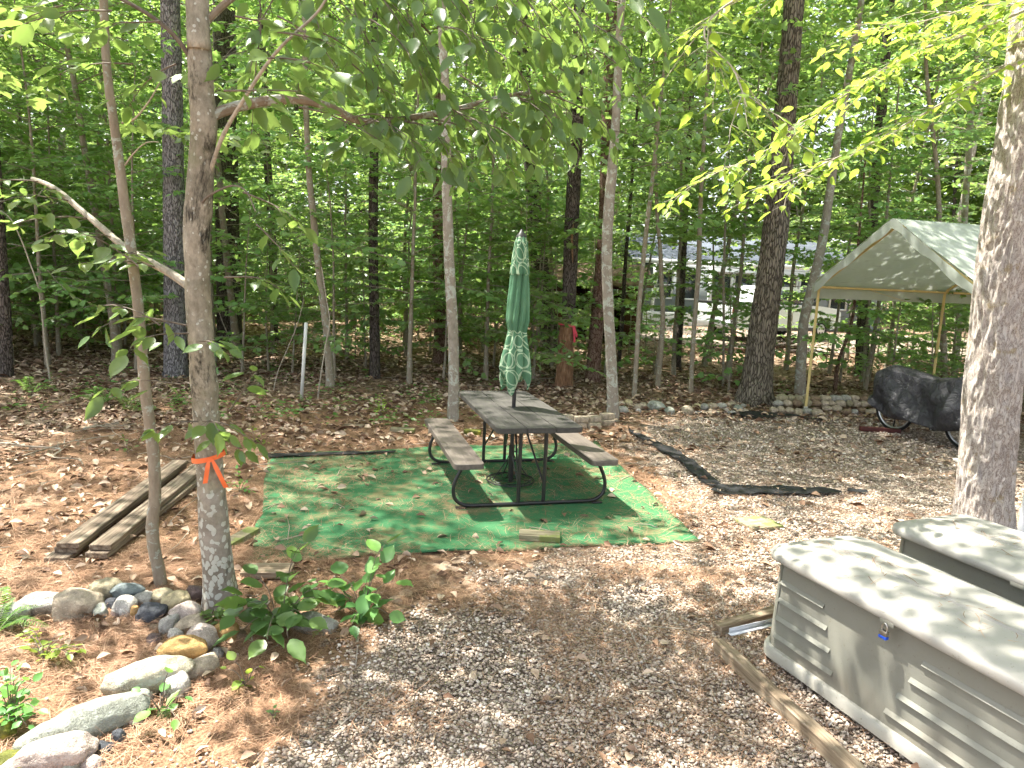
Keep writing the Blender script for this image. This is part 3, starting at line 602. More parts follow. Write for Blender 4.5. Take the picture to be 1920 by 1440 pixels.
mids = [
 ((850, 788), [(850, 770, 21), (851, 700, 20), (849, 620, 20), (846, 560, 20), (842, 480, 20), (839, 400, 19), (837, 320, 19), (836, 220, 18), (833, 130, 17), (829, 40, 16)], M_bkGrey, 'straight pale grey trunk standing just left of the picnic table', 13, 'tree', 30, .004, False, VT[1], 3),
 ((1149, 788), [(1149, 770, 22), (1147, 700, 21), (1143, 620, 20), (1139, 540, 20), (1138, 470, 20), (1141, 400, 20), (1146, 340, 19), (1150, 290, 18), (1156, 200, 16), (1160, 100, 15)], M_bkGrey, 'crooked pale lichen-covered trunk at the end of the paver blocks', 10, 'tree', 30, .005, False, VT[0], 3.5),
 ((330, 705), [(330, 690, 44), (328, 600, 42), (327, 500, 41), (326, 400, 41), (325, 300, 40), (323, 200, 40), (321, 100, 38), (319, 0, 37)], M_bkGP, 'grey scaly pine trunk directly behind the spotted maple', 18, 'pine_tree', 60, .016, True, VC[2], 1),
 ((432, 655), [(431, 640, 48), (429, 560, 46), (427, 460, 45), (425, 350, 44), (423, 200, 43), (421, 60, 42), (420, 0, 41)], M_bkDark, 'almost black thick trunk in shade to the right of the spotted maple', 19, 'pine_tree', 50, .018, True, VC[0], 1),
 ((1112, 714), [(1112, 700, 27), (1116, 640, 26), (1122, 580, 26), (1127, 520, 25), (1131, 460, 24), (1134, 400, 23), (1137, 300, 22), (1140, 180, 21)], M_bkRed, 'reddish brown pine trunk between the ribboned snag and the lichen-covered trunk', 16, 'pine_tree', 40, .01, True, VC[2], 0),
 ((1036, 665), [(1034, 650, 34), (1027, 600, 34), (1018, 540, 32), (1010, 480, 31), (1004, 420, 29), (998, 340, 27), (990, 240, 25), (982, 120, 23), (977, 0, 22)], M_bkDark, 'dark leaning trunk just right of the folded umbrella', 18, 'pine_tree', 40, .012, True, VC[2], 1),
 ((1500, 742), [(1500, 725, 21), (1503, 660, 20), (1508, 600, 19), (1522, 540, 19), (1536, 480, 18), (1546, 430, 18), (1553, 380, 17), (1562, 320, 16), (1574, 240, 15), (1590, 150, 14), (1606, 60, 13)], M_bkGrey, 'crooked trunk with a bend between the thick furrowed tree and the canopy post', 11, 'tree', 24, .006, False, VT[2], 1),
 ((1615, 700), [(1616, 690, 27), (1618, 620, 25), (1624, 540, 24), (1634, 430, 22), (1644, 300, 21), (1655, 180, 20), (1664, 60, 18)], M_bkDark, 'dark trunk standing behind the canopy tent ridge', 17, 'pine_tree', 30, .01, True, VC[0], 1),
 ((703, 708), [(703, 690, 20), (702, 600, 19), (700, 500, 18), (700, 400, 18), (701, 300, 17), (702, 200, 16), (702, 60, 15)], M_bkDark, 'straight dark grey trunk midway between the spotted maple and the pale grey trunk', 17, 'tree', 28, .008, True, VC[1], 0),
 ((620, 725), [(618, 700, 16), (615, 650, 15), (610, 600, 14), (601, 530, 14), (594, 470, 13), (588, 410, 13), (580, 330, 12), (575, 240, 11), (572, 100, 10)], M_bkSap, 'thin light brown sapling bending left, right of the white stake', 9, 'maple_sapling', 16, .004, False, VT[1], 0),
 ((515, 640), [(514, 600, 15), (512, 500, 15), (508, 400, 15), (500, 280, 15), (495, 160, 14), (490, 40, 13)], M_bkDark, 'narrow dark trunk right of the almost black trunk', 17, 'tree', 20, .008, True, VC[0], 1),
 ((68, 560), [(68, 540, 15), (70, 400, 14), (70, 250, 14), (68, 120, 14), (66, 0, 13)], M_bkDark, 'narrow dark trunk far back near the left edge', 18, 'tree', 16, .008, True, VC[0], 1),
 ((12, 705), [(12, 690, 26), (10, 600, 24), (4, 500, 22), (-4, 380, 21), (-14, 200, 20)], M_bkDark, 'dark trunk cut off by the left edge of the photo', 16, 'tree', 24, .01, True, VC[0], 0),
 ((1190, 748), [(1190, 730, 9), (1194, 660, 9), (1198, 580, 9), (1205, 500, 9), (1212, 430, 9), (1222, 350, 8)], M_bkSap, 'thin grey sapling first to the right of the lichen-covered trunk', 6.5, 'maple_sapling', 12, .002, False, VT[0], 0),
 ((1234, 728), [(1234, 712, 10), (1240, 650, 10), (1243, 590, 9), (1240, 530, 9), (1238, 470, 8), (1232, 400, 7)], M_bkSap, 'thin wavy sapling behind the large grey-green wall rock', 6, 'maple_sapling', 12, .002, False, VT[0], 0),
 ((1296, 738), [(1296, 722, 9), (1299, 650, 9), (1304, 580, 9), (1310, 500, 10), (1312, 430, 9), (1316, 330, 8)], M_bkSap, 'thin straight brown sapling behind the middle run of wall rocks', 8, 'maple_sapling', 12, .002, False, VT[1], 0),
 ((1356, 724), [(1356, 712, 5), (1357, 620, 5), (1357, 520, 5), (1360, 420, 5)], M_bkSap, 'very thin upright sapling left of the thick furrowed tree', 5, 'maple_sapling', 10, .001, False, VU[3], .5),
 ((1568, 735), [(1566, 720, 8), (1572, 680, 8), (1582, 650, 7), (1594, 615, 7), (1602, 570, 6), (1606, 500, 6)], M_bkRed, 'thin red-brown sapling curving behind the front canopy post', 4.5, 'maple_sapling', 10, .001, False, VU[3], .2),
 ((1622, 730), [(1626, 700, 9), (1634, 660, 9), (1642, 610, 8), (1648, 570, 8), (1655, 480, 7)], M_bkSap, 'thin pale sapling leaning right under the canopy tent roof', 6, 'maple_sapling', 12, .001, False, VT[0], .3),
 ((1160, 690), [(1162, 660, 8), (1168, 580, 8), (1172, 500, 7), (1180, 400, 7)], M_bkDark, 'thin dark sapling just right of the lichen-covered trunk', 7, 'maple_sapling', 10, .001, True, VT[0], 0),
 ((1272, 690), [(1272, 660, 12), (1276, 600, 12), (1280, 520, 11), (1284, 430, 11), (1290, 300, 10)], M_bkDark, 'dark trunk in front of the white house windows', 14, 'tree', 14, .004, True, VC[1], -2),
 ((1790, 700), [(1790, 690, 15), (1796, 620, 15), (1803, 500, 14), (1812, 350, 13), (1822, 200, 12)], M_bkGrey, 'grey trunk behind the canopy tent beside the large pine', 14, 'tree', 18, .004, False, VC[1], -1),
]
MT = {}
for (b, path, mat, lab, ht, nm, n, amp, rg_, var, z0) in mids:
    e, Y, pts = shaped_tree(b, path, mat, lab, htop=ht, name=nm, n=n, amp=amp, freq=20, zsq=.28, ridged=rg_, step=.08 if n > 20 else .12, flare=.25)
    top = pts[-1]; o = crown_over(e, var, z0, 1.0, len(MT)*1.7, (max(-1.5, min(1.5, (top[0]-e.location.x)*.7)), 0)); MT[lab] = e
# the snag: rotten lower half, peeled bark above
snag, Yn, _ = shaped_tree((1058, 726), [(1058, 712, 30), (1059, 680, 29), (1061, 640, 27), (1064, 612, 26)], M_rot, 'rotten split trunk with a pink ribbon behind the picnic table', htop=0, name='dead_tree', n=40, amp=.03, freq=14, zsq=.12, ridged=True, step=.03, flare=.1, lob=.15)
pts = [(1064, 618, 21), (1067, 560, 25), (1069, 500, 27), (1071, 440, 27), (1074, 380, 26), (1078, 300, 25), (1082, 220, 24), (1084, 120, 22), (1086, 0, 20)]
PP = [(*AT(a, b, Yn), rpx(AT(a, b, Yn), c)) for a, b, c in pts]
trunk_obj(snag, tuple(snag.location), PP, 36, .012, 20, .25, M_bkDark, True, .07, name='bark')
m = MB(); q = [AT(1072, 450-5*i, Yn-.125) for i in range(9)]
pe = MB(); sn = np.array(snag.location)
pe.tube([np.array(v)-sn for v in [AT(1074, 500, Yn-.1), AT(1073, 470, Yn-.13), AT(1072, 440, Yn-.135), AT(1076, 415, Yn-.12)]], [.01, .05, .06, .01], 10, squash=.35); pe.build('peeled_patch', M_rot, snag, smooth=True)

# --- a maple beyond the right edge whose limbs reach over the clearing
lean_e = empty('maple_tree', (6.6, 5.4, 0), 0, label='maple beyond the right edge whose yellow-green branches reach in over the canopy tent', cat='tree')
trunk_obj(lean_e, (6.6, 5.4, 0), [(6.6, 5.4, -.1, .16), (6.5, 5.4, 2, .14), (6.45, 5.5, 5, .12), (6.3, 5.6, 9, .08), (6.3, 5.6, 12, .04)], 24, .006, 20, .3, M_bkGrey, False, .1, flare=.25)
lv = Leaves(); tw = MB(); g6 = np.random.default_rng(66)
for (pl, Y0, dY) in [([(2100, -60), (1920, 20), (1800, 70), (1700, 105), (1560, 195), (1450, 275), (1330, 330)], 5.6, .6), ([(2080, 60), (1900, 120), (1790, 180), (1640, 265), (1560, 300), (1470, 345)], 5.5, .4), ([(2080, 0), (1850, 10), (1730, 40), (1600, 60)], 5.4, .9), ([(1900, -150), (1600, -60), (1400, -10), (1320, 60), (1375, 130), (1400, 200)], 5.2, -.6)]:
    P = [AT(a, b, Y0+dY*i/(len(pl)-1)) for i, (a, b) in enumerate(pl)]
    if pl[0][0] > 2000: P.insert(0, Vector((6.45, 5.5, P[0].z+.5)))
    Q = smooth_path(P, 8*len(P)); tw.tube(Q, np.linspace(.018, .004, len(Q)), 6)
    vert = pl[0] in ((1900, -150), (1420, 300))
    for i in range(int(len(Q)*(.45 if vert else .22)), len(Q), 3 if vert else 2):
        T = Q[min(i+1, len(Q)-1)]-Q[max(i-1, 0)]; T /= np.linalg.norm(T)
        for sgn in (-1, 1):
            if g6.random() < (.6 if vert else .75): spray(lv, tw, Q[i], T*.8+np.cross([0, 0, 1], T)*sgn*.7+g6.normal(size=3)*.15, .35+.25*g6.random(), .105, .004, 4, .35, g6, step=.8, jit=.3)
    lv.along(Q[len(Q)//2:], .1, .07, rg=g6)
bo = np.array(lean_e.location); tw.V = [v-bo for v in tw.V]; lv.P = [p-bo for p in lv.P]
tw.build('limbs', M_twigL, lean_e, smooth=True); link('foliage', lv.mesh('foliage', T_OV, M_leafY), lean_e)
crown_over(lean_e, VC[1], -2, .9, 2)
# --- a broad-leaved tree behind the right half whose twigs hang into the top of the view
hang = MT['crooked pale lichen-covered trunk at the end of the paver blocks']; hx, hy = hang.location.x, hang.location.y
lv = Leaves(); tw = MB()
for k in range(34):
    z = 3.5+3.4*k/34; a = k*2.4
    spray(lv, tw, np.array([hx+.1, hy, z]), (math.cos(a), math.sin(a), .25), 1.1+.7*g6.random(), .12, .006, 7, .7, g6, step=.8, jit=.5, ldroop=.7)
bo = np.array(hang.location); tw.V = [v-bo for v in tw.V]; lv.P = [p-bo for p in lv.P]
tw.build('limbs', M_twig, hang, smooth=True); link('foliage', lv.mesh('foliage', T_OV, M_leafU), hang)

# ------------------------------------------------------------------ forest
def in_drive(x, y): return x > 3.2 and 21.5 < y < 32
def pxof(x, y, z=0):
    v = Vector((x, y, z-CAMH)); d = v.dot(fw); return 960+F*v.dot(Rv)/d, 720-F*v.dot(Uv)/d
fr_ = np.random.default_rng(101)
taken = [(e.location.x, e.location.y) for e in bpy.data.objects if e.type == 'EMPTY']
def free(x, y, r): return all((x-a)**2+(y-b)**2 > r*r for a, b in taken)
LM = [(60, 'the left edge'), (200, 'the thin sapling'), (330, 'the spotted maple'), (432, 'the almost black trunk'), (515, 'the narrow dark trunk'), (568, 'the white stake'), (620, 'the bending brown sapling'), (703, 'the straight dark grey trunk'), (775, 'the gap before the table'), (848, 'the straight pale trunk'), (960, 'the folded umbrella'), (1060, 'the rotten trunk'), (1118, 'the reddish pine'), (1150, 'the lichen-covered trunk'), (1240, 'the wavy sapling'), (1300, 'the thin brown sapling'), (1425, 'the thick furrowed tree'), (1510, 'the crooked trunk'), (1620, 'the canopy tent ridge'), (1755, 'the rear canopy post'), (1860, 'the large sunlit pine')]
def whereis(x, y):
    p = pxof(x, y)[0]; b = min(LM, key=lambda l: abs(l[0]-p)); d = p-b[0]
    dep = 'at the woods front' if y < 15.5 else ('a little way in' if y < 20 else ('well back' if y < 28 else 'far back'))
    sd = 'behind' if abs(d) < 14 else ('left of' if d < 0 else 'right of')
    if p < 0: return f'{dep}, beyond the left edge'
    if p > 1925: return f'{dep}, beyond the right edge'
    return f'{dep}, {sd} {b[1]}'
# canopy trees
nC = 0; tries = 0
side = {0: 'left', 1: 'middle', 2: 'right'}
def zone(x, y):
    p = pxof(x, y)[0]; return 0 if p < 640 else (1 if p < 1150 else 2)
while nC < 50 and tries < 5000:
    tries += 1
    y = 13.5+43*fr_.random()**.8; x = (fr_.random()*2-1)*(.95*y+5)
    if in_drive(x, y) or (4 < x < 20 and 31 < y < 41): continue
    if y < 21 and x > .5 and x < 11 and fr_.random() < .7: continue
    if not free(x, y, 2.0): continue
    p = pxof(x, y)[0]
    k = int(fr_.integers(3)); z = zone(x, y); far = y > 30
    lab = f"{['dark-barked tall tree', 'grey-barked tall tree', 'reddish-barked tall tree'][k]} {whereis(x, y)}"
    place_tree(VC[k], x, y, fr_.random()*6.28, .8+.45*fr_.random(), 'forest_tree', label=lab, cat='tree', group='tall trees in the woods'); taken.append((x, y)); nC += 1
# overhead trees left and behind the frame edges that shade the clearing
for (x, y, k, s_) in [(-7.0, 8.9, 0, .95), (-10, 12, 2, 1), (9.5, 11.5, 2, .9), (10.5, 16, 1, 1), (-1.6, 15.5, 2, 1.0)]:
    e = place_tree(VC[k], x, y, x*1.3, s_, 'forest_tree', label=['dark-barked tall tree', 'grey-barked tall tree', 'reddish-barked tall tree'][k]+f' beside the clearing, {whereis(x, y).split(", ", 1)[1]}', cat='tree', group='tall trees around the clearing'); taken.append((x, y))
n = 0; tries = 0
while n < 90 and tries < 4000:
    tries += 1
    y = 12.8+32*fr_.random()**1.1; x = (fr_.random()*2-1)*(.85*y+3)
    if in_drive(x, y) or (4 < x < 20 and 31 < y < 41) or not free(x, y, 1.1): continue
    if 3.0 < x/y*10 < 5.5 and y < 22 and fr_.random() < .5: continue
    k = int(fr_.integers(3)); z = zone(x, y)
    lab = f"{['slim', 'tall slim', 'tallest slim'][k]} young maple {whereis(x, y)}"
    place_tree(VT[k], x, y, fr_.random()*6.28, .8+.4*fr_.random(), 'young_maple', label=lab, cat='tree', group='slim young maples in the woods'); taken.append((x, y)); n += 1
n = 0; tries = 0
while n < 298 and tries < 8000:
    tries += 1
    y = 12.2+24*fr_.random()**1.6; x = (fr_.random()*2-1)*(.85*y+3)
    if in_drive(x, y) or (4 < x < 20 and 31 < y < 41) or not free(x, y, .6): continue
    right = x/y > .12
    if right and fr_.random() < (.85 if .2 < x/y < .5 and y < 21 else .6): continue
    if not right and y < 14.2 and x > -3.5 and fr_.random() < .3: continue
    k = int(fr_.integers(6)) if not right else int([0, 1, 5][fr_.integers(3)])
    z = zone(x, y)
    lab = f"{['low', 'shoulder-high', 'leafy head-high', 'tall layered', 'tallest bushy', 'spreading head-high'][k]} maple sapling {whereis(x, y)}"
    place_tree(VU[k], x, y, fr_.random()*6.28, .8+.45*fr_.random(), 'understory_maple', label=lab, cat='sapling', group='maple saplings in the woods'); taken.append((x, y)); n += 1
for k in range(9):   # young maples whose leaves screen the house roof
    y = 14.5+6*fr_.random(); x = y*(.17+.36*(k+fr_.random())/9)
    place_tree(VT[k % 2], x, y, k*1.9, .72+.2*fr_.random(), 'young_maple', label=f"{['slim', 'tall slim'][k % 2]} maple near the house, {whereis(x, y)}", cat='tree', group='slim young maples in the woods')
# distant woods as one mass
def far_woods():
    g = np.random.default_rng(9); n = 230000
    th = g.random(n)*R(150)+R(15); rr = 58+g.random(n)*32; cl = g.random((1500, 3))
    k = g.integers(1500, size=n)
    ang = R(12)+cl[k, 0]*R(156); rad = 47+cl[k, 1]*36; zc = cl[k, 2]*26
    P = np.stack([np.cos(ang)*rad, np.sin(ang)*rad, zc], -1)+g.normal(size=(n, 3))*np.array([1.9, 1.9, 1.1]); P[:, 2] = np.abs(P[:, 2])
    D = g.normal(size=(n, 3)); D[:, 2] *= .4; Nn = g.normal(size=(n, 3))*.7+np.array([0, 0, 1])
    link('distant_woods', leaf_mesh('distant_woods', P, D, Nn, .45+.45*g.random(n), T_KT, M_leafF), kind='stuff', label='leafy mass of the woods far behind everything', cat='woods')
far_woods()
# ------------------------------------------------------------------ ground cover (uncountable)
def scatter(n, fn, box, seed):
    g = np.random.default_rng(seed); x = box[0]+g.random(n)*(box[1]-box[0]); y = box[2]+g.random(n)*(box[3]-box[2])
    k = g.random(n) < fn(x, y); return x[k], y[k], g
def view_ok(x, y): return np.abs(x) < .82*y+1.2
def litter():
    xs = []; ys = []; ss = []
    def dens(x, y):
        inC = inpoly(x, y, CARPET); gm = np.clip(gravel_m(x, y), 0, 1)
        base = np.where(x < -1.3, .9, .35); base = np.where(y > 10.2, 1.0, base)
        cl = .45+.9*nz2(x, y, 1.3, 8.8)
        return base*np.where(inC, .2, 1)*(1-.6*gm)*np.clip(cl, .1, 1)*view_ok(x, y)
    for (n, b, sd, s0) in [(22000, (-6, 8, 2, 9), 1, .075), (1500, (-6, 8, 2, 9), 5, .14), (42000, (-12, 12, 8, 15), 2, .095), (2500, (-10, 10, 8, 15), 6, .16), (34000, (-24, 24, 14, 30), 3, .12)]:
        x, y, g = scatter(n, dens, b, sd); xs.append(x); ys.append(y); ss.append(s0*(.5+.9*g.random(len(x))))
    x = np.concatenate(xs); y = np.concatenate(ys); S = np.minimum(np.concatenate(ss), .03+.012*np.concatenate(ys)); g = np.random.default_rng(4); n = len(x)
    a = g.random(n)*6.28; D = np.stack([np.cos(a), np.sin(a), g.normal(size=n)*.22], -1)
    Nn = np.array([0, 0, 1])+g.normal(size=(n, 3))*.38
    P = np.stack([x, y, gz(x, y)+.016+.025*g.random(n)], -1)
    me = leaf_mesh('leaf_litter', P, D, Nn, S, (T_KO[0]*np.array([1, 1.05, 2.4]), T_KO[1]), M_litter)
    link('leaf_litter', me, kind='stuff', label='dry tan and brown leaves lying over the forest floor', cat='leaf litter')
litter()
ICO = None
def ico(sub):
    bm = bmesh.new(); bmesh.ops.create_icosphere(bm, subdivisions=sub, radius=1); v = np.array([x.co[:] for x in bm.verts]); f = np.array([[l.index for l in p.verts] for p in bm.faces]); bm.free(); return v, f
def gravel():
    v0, f0 = ico(1)
    def d(x, y):
        gm = gravel_m(x, y)+.5*nz2(x, y, 4, 3.3); ok = ~inpoly(x, y, CARPET)
        return np.clip((gm-.2)*1.1, 0, .85)*ok*view_ok(x, y)
    X = []; Y = []; S = []
    for n, b, sd, s0 in [(56000, (-1.6, 2.6, 1.9, 4.6), 11, .0076), (40000, (-1.2, 4.2, 4.4, 7), 12, .0088), (16000, (1, 7, 6.5, 11.5), 13, .012)]:
        x, y, g = scatter(n, d, b, sd); X.append(x); Y.append(y); S.append(s0*(.6+1.0*g.random(len(x))**2.2))
    x, y, g = scatter(900, lambda x, y: .25+0*x, (-4, -1, 2.3, 6), 14); X.append(x); Y.append(y); S.append(.007+.006*g.random(len(x)))
    x = np.concatenate(X); y = np.concatenate(Y); S = np.concatenate(S); n = len(x); g = np.random.default_rng(15)
    sc3 = S[:, None]*np.stack([.9+.6*g.random(n), .75+.4*g.random(n), .5+.35*g.random(n)], -1)
    a = g.random(n)*6.28; ca, sa = np.cos(a), np.sin(a)
    nv = len(v0); J = 1+g.normal(size=(n, nv))*.13
    L = v0[None]*sc3[:, None, :]*J[..., None]
    tx = g.normal(size=n)*.3; L[..., 2] = L[..., 2]+L[..., 0]*tx[:, None]
    V = np.stack([L[..., 0]*ca[:, None]-L[..., 1]*sa[:, None]+x[:, None], L[..., 0]*sa[:, None]+L[..., 1]*ca[:, None]+y[:, None], L[..., 2]+sc3[:, 2, None]*.35], -1)
    Fs = (f0[None]+(np.arange(n)*nv)[:, None, None]).reshape(-1, 3)
    link('gravel', raw_mesh('gravel', V.reshape(-1, 3), [Fs], M_gravel, False), kind='stuff', label='loose grey and tan gravel over the clearing', cat='gravel')
gravel()
def needles():
    def d(x, y):
        ok = np.where(inpoly(x, y, CARPET), .45, 1.0); nm = needle_m(x, y); gm = np.clip(gravel_m(x, y), 0, 1)
        cl = np.clip(.5+1.5*nz2(x, y, 2.4, 6.6), .06, 1)
        return np.clip(.35+nm*.8, 0, 1)*ok*cl*(1-.62*gm)*view_ok(x, y)
    X = []; Y = []
    for n, b, sd in [(150000, (-3.4, 3, 1.9, 4.8), 21), (110000, (-5, 5, 4.5, 8.5), 22), (40000, (-7, 8, 8, 12.5), 23)]:
        x, y, g = scatter(n, d, b, sd); X.append(x); Y.append(y)
    x = np.concatenate(X); y = np.concatenate(Y); n = len(x); g = np.random.default_rng(24)
    a = g.random(n)*3.14+.5*nz2(x, y, 1.5, 3.); L = .035+.05*g.random(n); dz = g.normal(size=n)*.12
    D = np.stack([np.cos(a), np.sin(a), dz], -1); B = np.stack([-np.sin(a), np.cos(a), 0*a], -1)*(.0009+.0003*y)[:, None]*.5
    P = np.stack([x, y, gz(x, y)+.006+.014*g.random(n)+np.abs(dz)*L], -1)
    bow = B/np.linalg.norm(B, axis=1)[:, None]*(g.normal(size=n)*.006)[:, None]
    V = np.stack([P-D*L[:, None]-B, P-D*L[:, None]+B, P+bow+B+np.array([0, 0, .002]), P+bow-B+np.array([0, 0, .002]), P+D*L[:, None]+B*.3, P+D*L[:, None]-B*.3], 1)
    o = (np.arange(n)*6)[:, None]
    Fs = np.concatenate([np.array([[0, 1, 2, 3]])+o, np.array([[3, 2, 4, 5]])+o])
    link('pine_needles', raw_mesh('pine_needles', V.reshape(-1, 3), [Fs], M_needle), kind='stuff', label='fallen rust-brown pine needles over the ground', cat='pine needles')
needles()
def groundcover():
    # low green seedlings along the back edge of the clearing
    g = np.random.default_rng(31); lv = Leaves()
    for k in range(420):
        y = 8.6+5.5*g.random(); x = -7.5+8*g.random() if g.random() < .75 else 2+8*g.random()
        if x > 0 and y < 11.8: continue
        dn = np.exp(-((x+4)/3.0)**2-((y-9.4)/1.4)**2)
        if g.random() > .25+.75*dn: continue
        for j in range(int(5+g.random()*8)):
            a = g.random()*6.28; r = .12*g.random()
            lv.add(np.array([x+r*math.cos(a), y+r*math.sin(a), gzs(x, y)+.03+.13*g.random()]), (math.cos(a), math.sin(a), .1), np.array([0, 0, 1])+g.normal(size=3)*.3, .045+.05*g.random())
    link('ground_seedlings', lv.mesh('ground_seedlings', T_KO, M_leafG), kind='stuff', label='low green seedlings over the forest floor behind the clearing', cat='seedlings')
groundcover()
def twigs_litter():
    g = np.random.default_rng(41); m = MB()
    for k in range(520):
        y = 3+15*g.random(); x = (g.random()*2-1)*(.7*y+1)
        if y < 8 and x > -1.2 and g.random() < .8: continue
        a = g.random()*6.28; L = .08+.35*g.random()**2; z = gzs(x, y)+.015
        d = np.array([math.cos(a), math.sin(a), 0]); p = np.array([x, y, z])
        m.tube([p-d*L, p+np.array([g.normal()*.02, g.normal()*.02, .01]), p+d*L], [.004, .0035, .002], 4)
    m.build('fallen_twigs', M_twigL, kind='stuff', label='thin dead twigs scattered on the forest floor', cat='twigs')
twigs_litter()

# ------------------------------------------------------------------ artificial turf
def turf():
    s = N('green_turf'); v = s.coord(); n1 = s.noise(v, 1.6, 5, .65); n2 = s.noise(v, 160, 3, .8); n3 = s.noise(v, 9, 5, .7, .6)
    c = s.ramp(n2, [(.3, (.03, .115, .05)), (.7, (.085, .235, .105))])
    c = s.mix(s.math('MULTIPLY', s.fr(s.math('ADD', n1, s.math('MULTIPLY', s.math('SUBTRACT', n3, .5), .9)), .5, .7), .6), c, (.3, .2, .11))
    s.bsdf(c, .95, s.bump(s.math('ADD', n2, s.math('MULTIPLY', n1, 3)), .9, .008), spec=.1)
    A, B_, D_, E_ = [np.array(c) for c in (CARPET[0], CARPET[1], CARPET[2], CARPET[3])]
    nu, nv = 90, 70; u = np.linspace(0, 1, nu)[None, :, None]; w_ = np.linspace(0, 1, nv)[:, None, None]
    P = (A*(1-u)+B_*u)*(1-w_)+(E_*(1-u)+D_*u)*w_
    e = .045*np.stack([nz2(P[..., 0], P[..., 1], 2.0, 1), nz2(P[..., 0], P[..., 1], 2.0, 7)], -1); P = P+e
    Z = .014+.008*nz2(P[..., 0], P[..., 1], 1.5, 3)+.014*np.clip(nz2(P[..., 0]*.35, P[..., 1]*1.6, 1.3, 8)-.25, 0, 1); ed = np.minimum(np.minimum(u[..., 0]+0*w_[..., 0], 1-u[..., 0]+0*w_[..., 0]), np.minimum(w_[..., 0]+0*u[..., 0], 1-w_[..., 0]+0*u[..., 0])); Z = Z+.03*np.exp(-ed/.012)*np.clip(nz2(P[..., 0], P[..., 1], 1.1, 5)*2, 0, 1)
    V = np.concatenate([P, Z[..., None]], -1).reshape(-1, 3); idx = np.arange(nu*nv).reshape(nv, nu)
    Vb = V.copy(); Vb[:, 2] -= .014; V = np.concatenate([V, Vb]); nn = nu*nv
    Fq = np.stack([idx[:-1, :-1], idx[:-1, 1:], idx[1:, 1:], idx[1:, :-1]], -1).reshape(-1, 4)
    ring = np.concatenate([idx[0, :], idx[1:, -1], idx[-1, -2::-1], idx[-2::-1, 0]]); a = ring[:-1]; b = ring[1:]
    Fr = np.stack([a, a+nn, b+nn, b], -1)
    link('turf_mat', raw_mesh('turf_mat', V, [Fq, Fr], s.m, True), label='worn green artificial turf mat with needles on it, under the picnic table', cat='turf mat')
turf()

# ------------------------------------------------------------------ picnic table
M_ttop = wood('brown_grey_plastic_top', (.045, .042, .038), (.058, .054, .049), (.075, .07, .063), (40, 3, 40), rough=.65)
M_bench = wood('brown_bench_plastic', (.09, .076, .066), (.115, .097, .083), (.145, .123, .106), (40, 3, 40), rough=.5)
M_steel = flat_mat('black_powder_coat', (.018, .017, .017), .38, .2, 20, spec=.5)
def rounded_slab(w_, l, t, r, z, x0=0, grooves=()):
    bm = bmesh.new(); pts = []
    for cx, cy_, a0 in ((w_/2-r, l/2-r, 0), (-w_/2+r, l/2-r, 90), (-w_/2+r, -l/2+r, 180), (w_/2-r, -l/2+r, 270)):
        for k in range(7): a = R(a0+15*k); pts.append((x0+cx+r*math.cos(a), cy_+r*math.sin(a), z-t))
    f = bm.faces.new([bm.verts.new(p) for p in pts]); ex = bmesh.ops.extrude_face_region(bm, geom=[f])
    for v_ in [g for g in ex['geom'] if isinstance(g, bmesh.types.BMVert)]: v_.co.z += t
    bmesh.ops.recalc_face_normals(bm, faces=bm.faces)
    te = [e for e in bm.edges if all(abs(v_.co.z-z) < 1e-5 for v_ in e.verts)]
    bmesh.ops.bevel(bm, geom=te, offset=.006, segments=3, affect='EDGES', profile=.5)
    return bm
def bm_obj(name, bm, mat, parent=None, smooth=40, **k):
    me = bpy.data.meshes.new(name); bm.to_mesh(me); bm.free(); me.materials.append(mat)
    if smooth:
        me.polygons.foreach_set('use_smooth', np.ones(len(me.polygons), bool)); me.set_sharp_from_angle(angle=R(smooth))
    return link(name, me, parent, **k)
TX, TY, TA = .026, 6.657, .264
tb = empty('picnic_table', (TX, TY, .014), TA, label='brown-grey picnic table with attached benches on black tube legs, on the green turf', cat='picnic table')
pw = .76/3
for i in range(3):
    bm = bmesh.new(); x = (i-1)*pw
    # plank outline with rounded outer corners
    pts = []; w2 = pw/2-.0015; l2 = .915; r = .055
    def arc(cx, cy_, a0): return [(x+cx+r*math.cos(R(a0+15*k)), cy_+r*math.sin(R(a0+15*k))) for k in range(7)]
    pts += arc(w2-r, l2-r, 0) if i == 2 else [(x+w2, l2)]
    pts += arc(-w2+r, l2-r, 90) if i == 0 else [(x-w2, l2)]
    pts += arc(-w2+r, -l2+r, 180) if i == 0 else [(x-w2, -l2)]
    pts += arc(w2-r, -l2+r, 270) if i == 2 else [(x+w2, -l2)]
    f = bm.faces.new([bm.verts.new((a, b, .695)) for a, b in pts]); ex = bmesh.ops.extrude_face_region(bm, geom=[f])
    for v_ in [g for g in ex['geom'] if isinstance(g, bmesh.types.BMVert)]: v_.co.z += .045
    bmesh.ops.recalc_face_normals(bm, faces=bm.faces)
    bmesh.ops.bevel(bm, geom=[e for e in bm.edges if e.calc_face_angle(0) > 1.2], offset=.004, segments=2, affect='EDGES')
    bm_obj('tabletop_plank', bm, M_ttop, tb)
for sx in (-1, 1):
    bm_obj('bench_seat', rounded_slab(.255, 1.83, .045, .05, .445, sx*.5975), M_bench, tb)
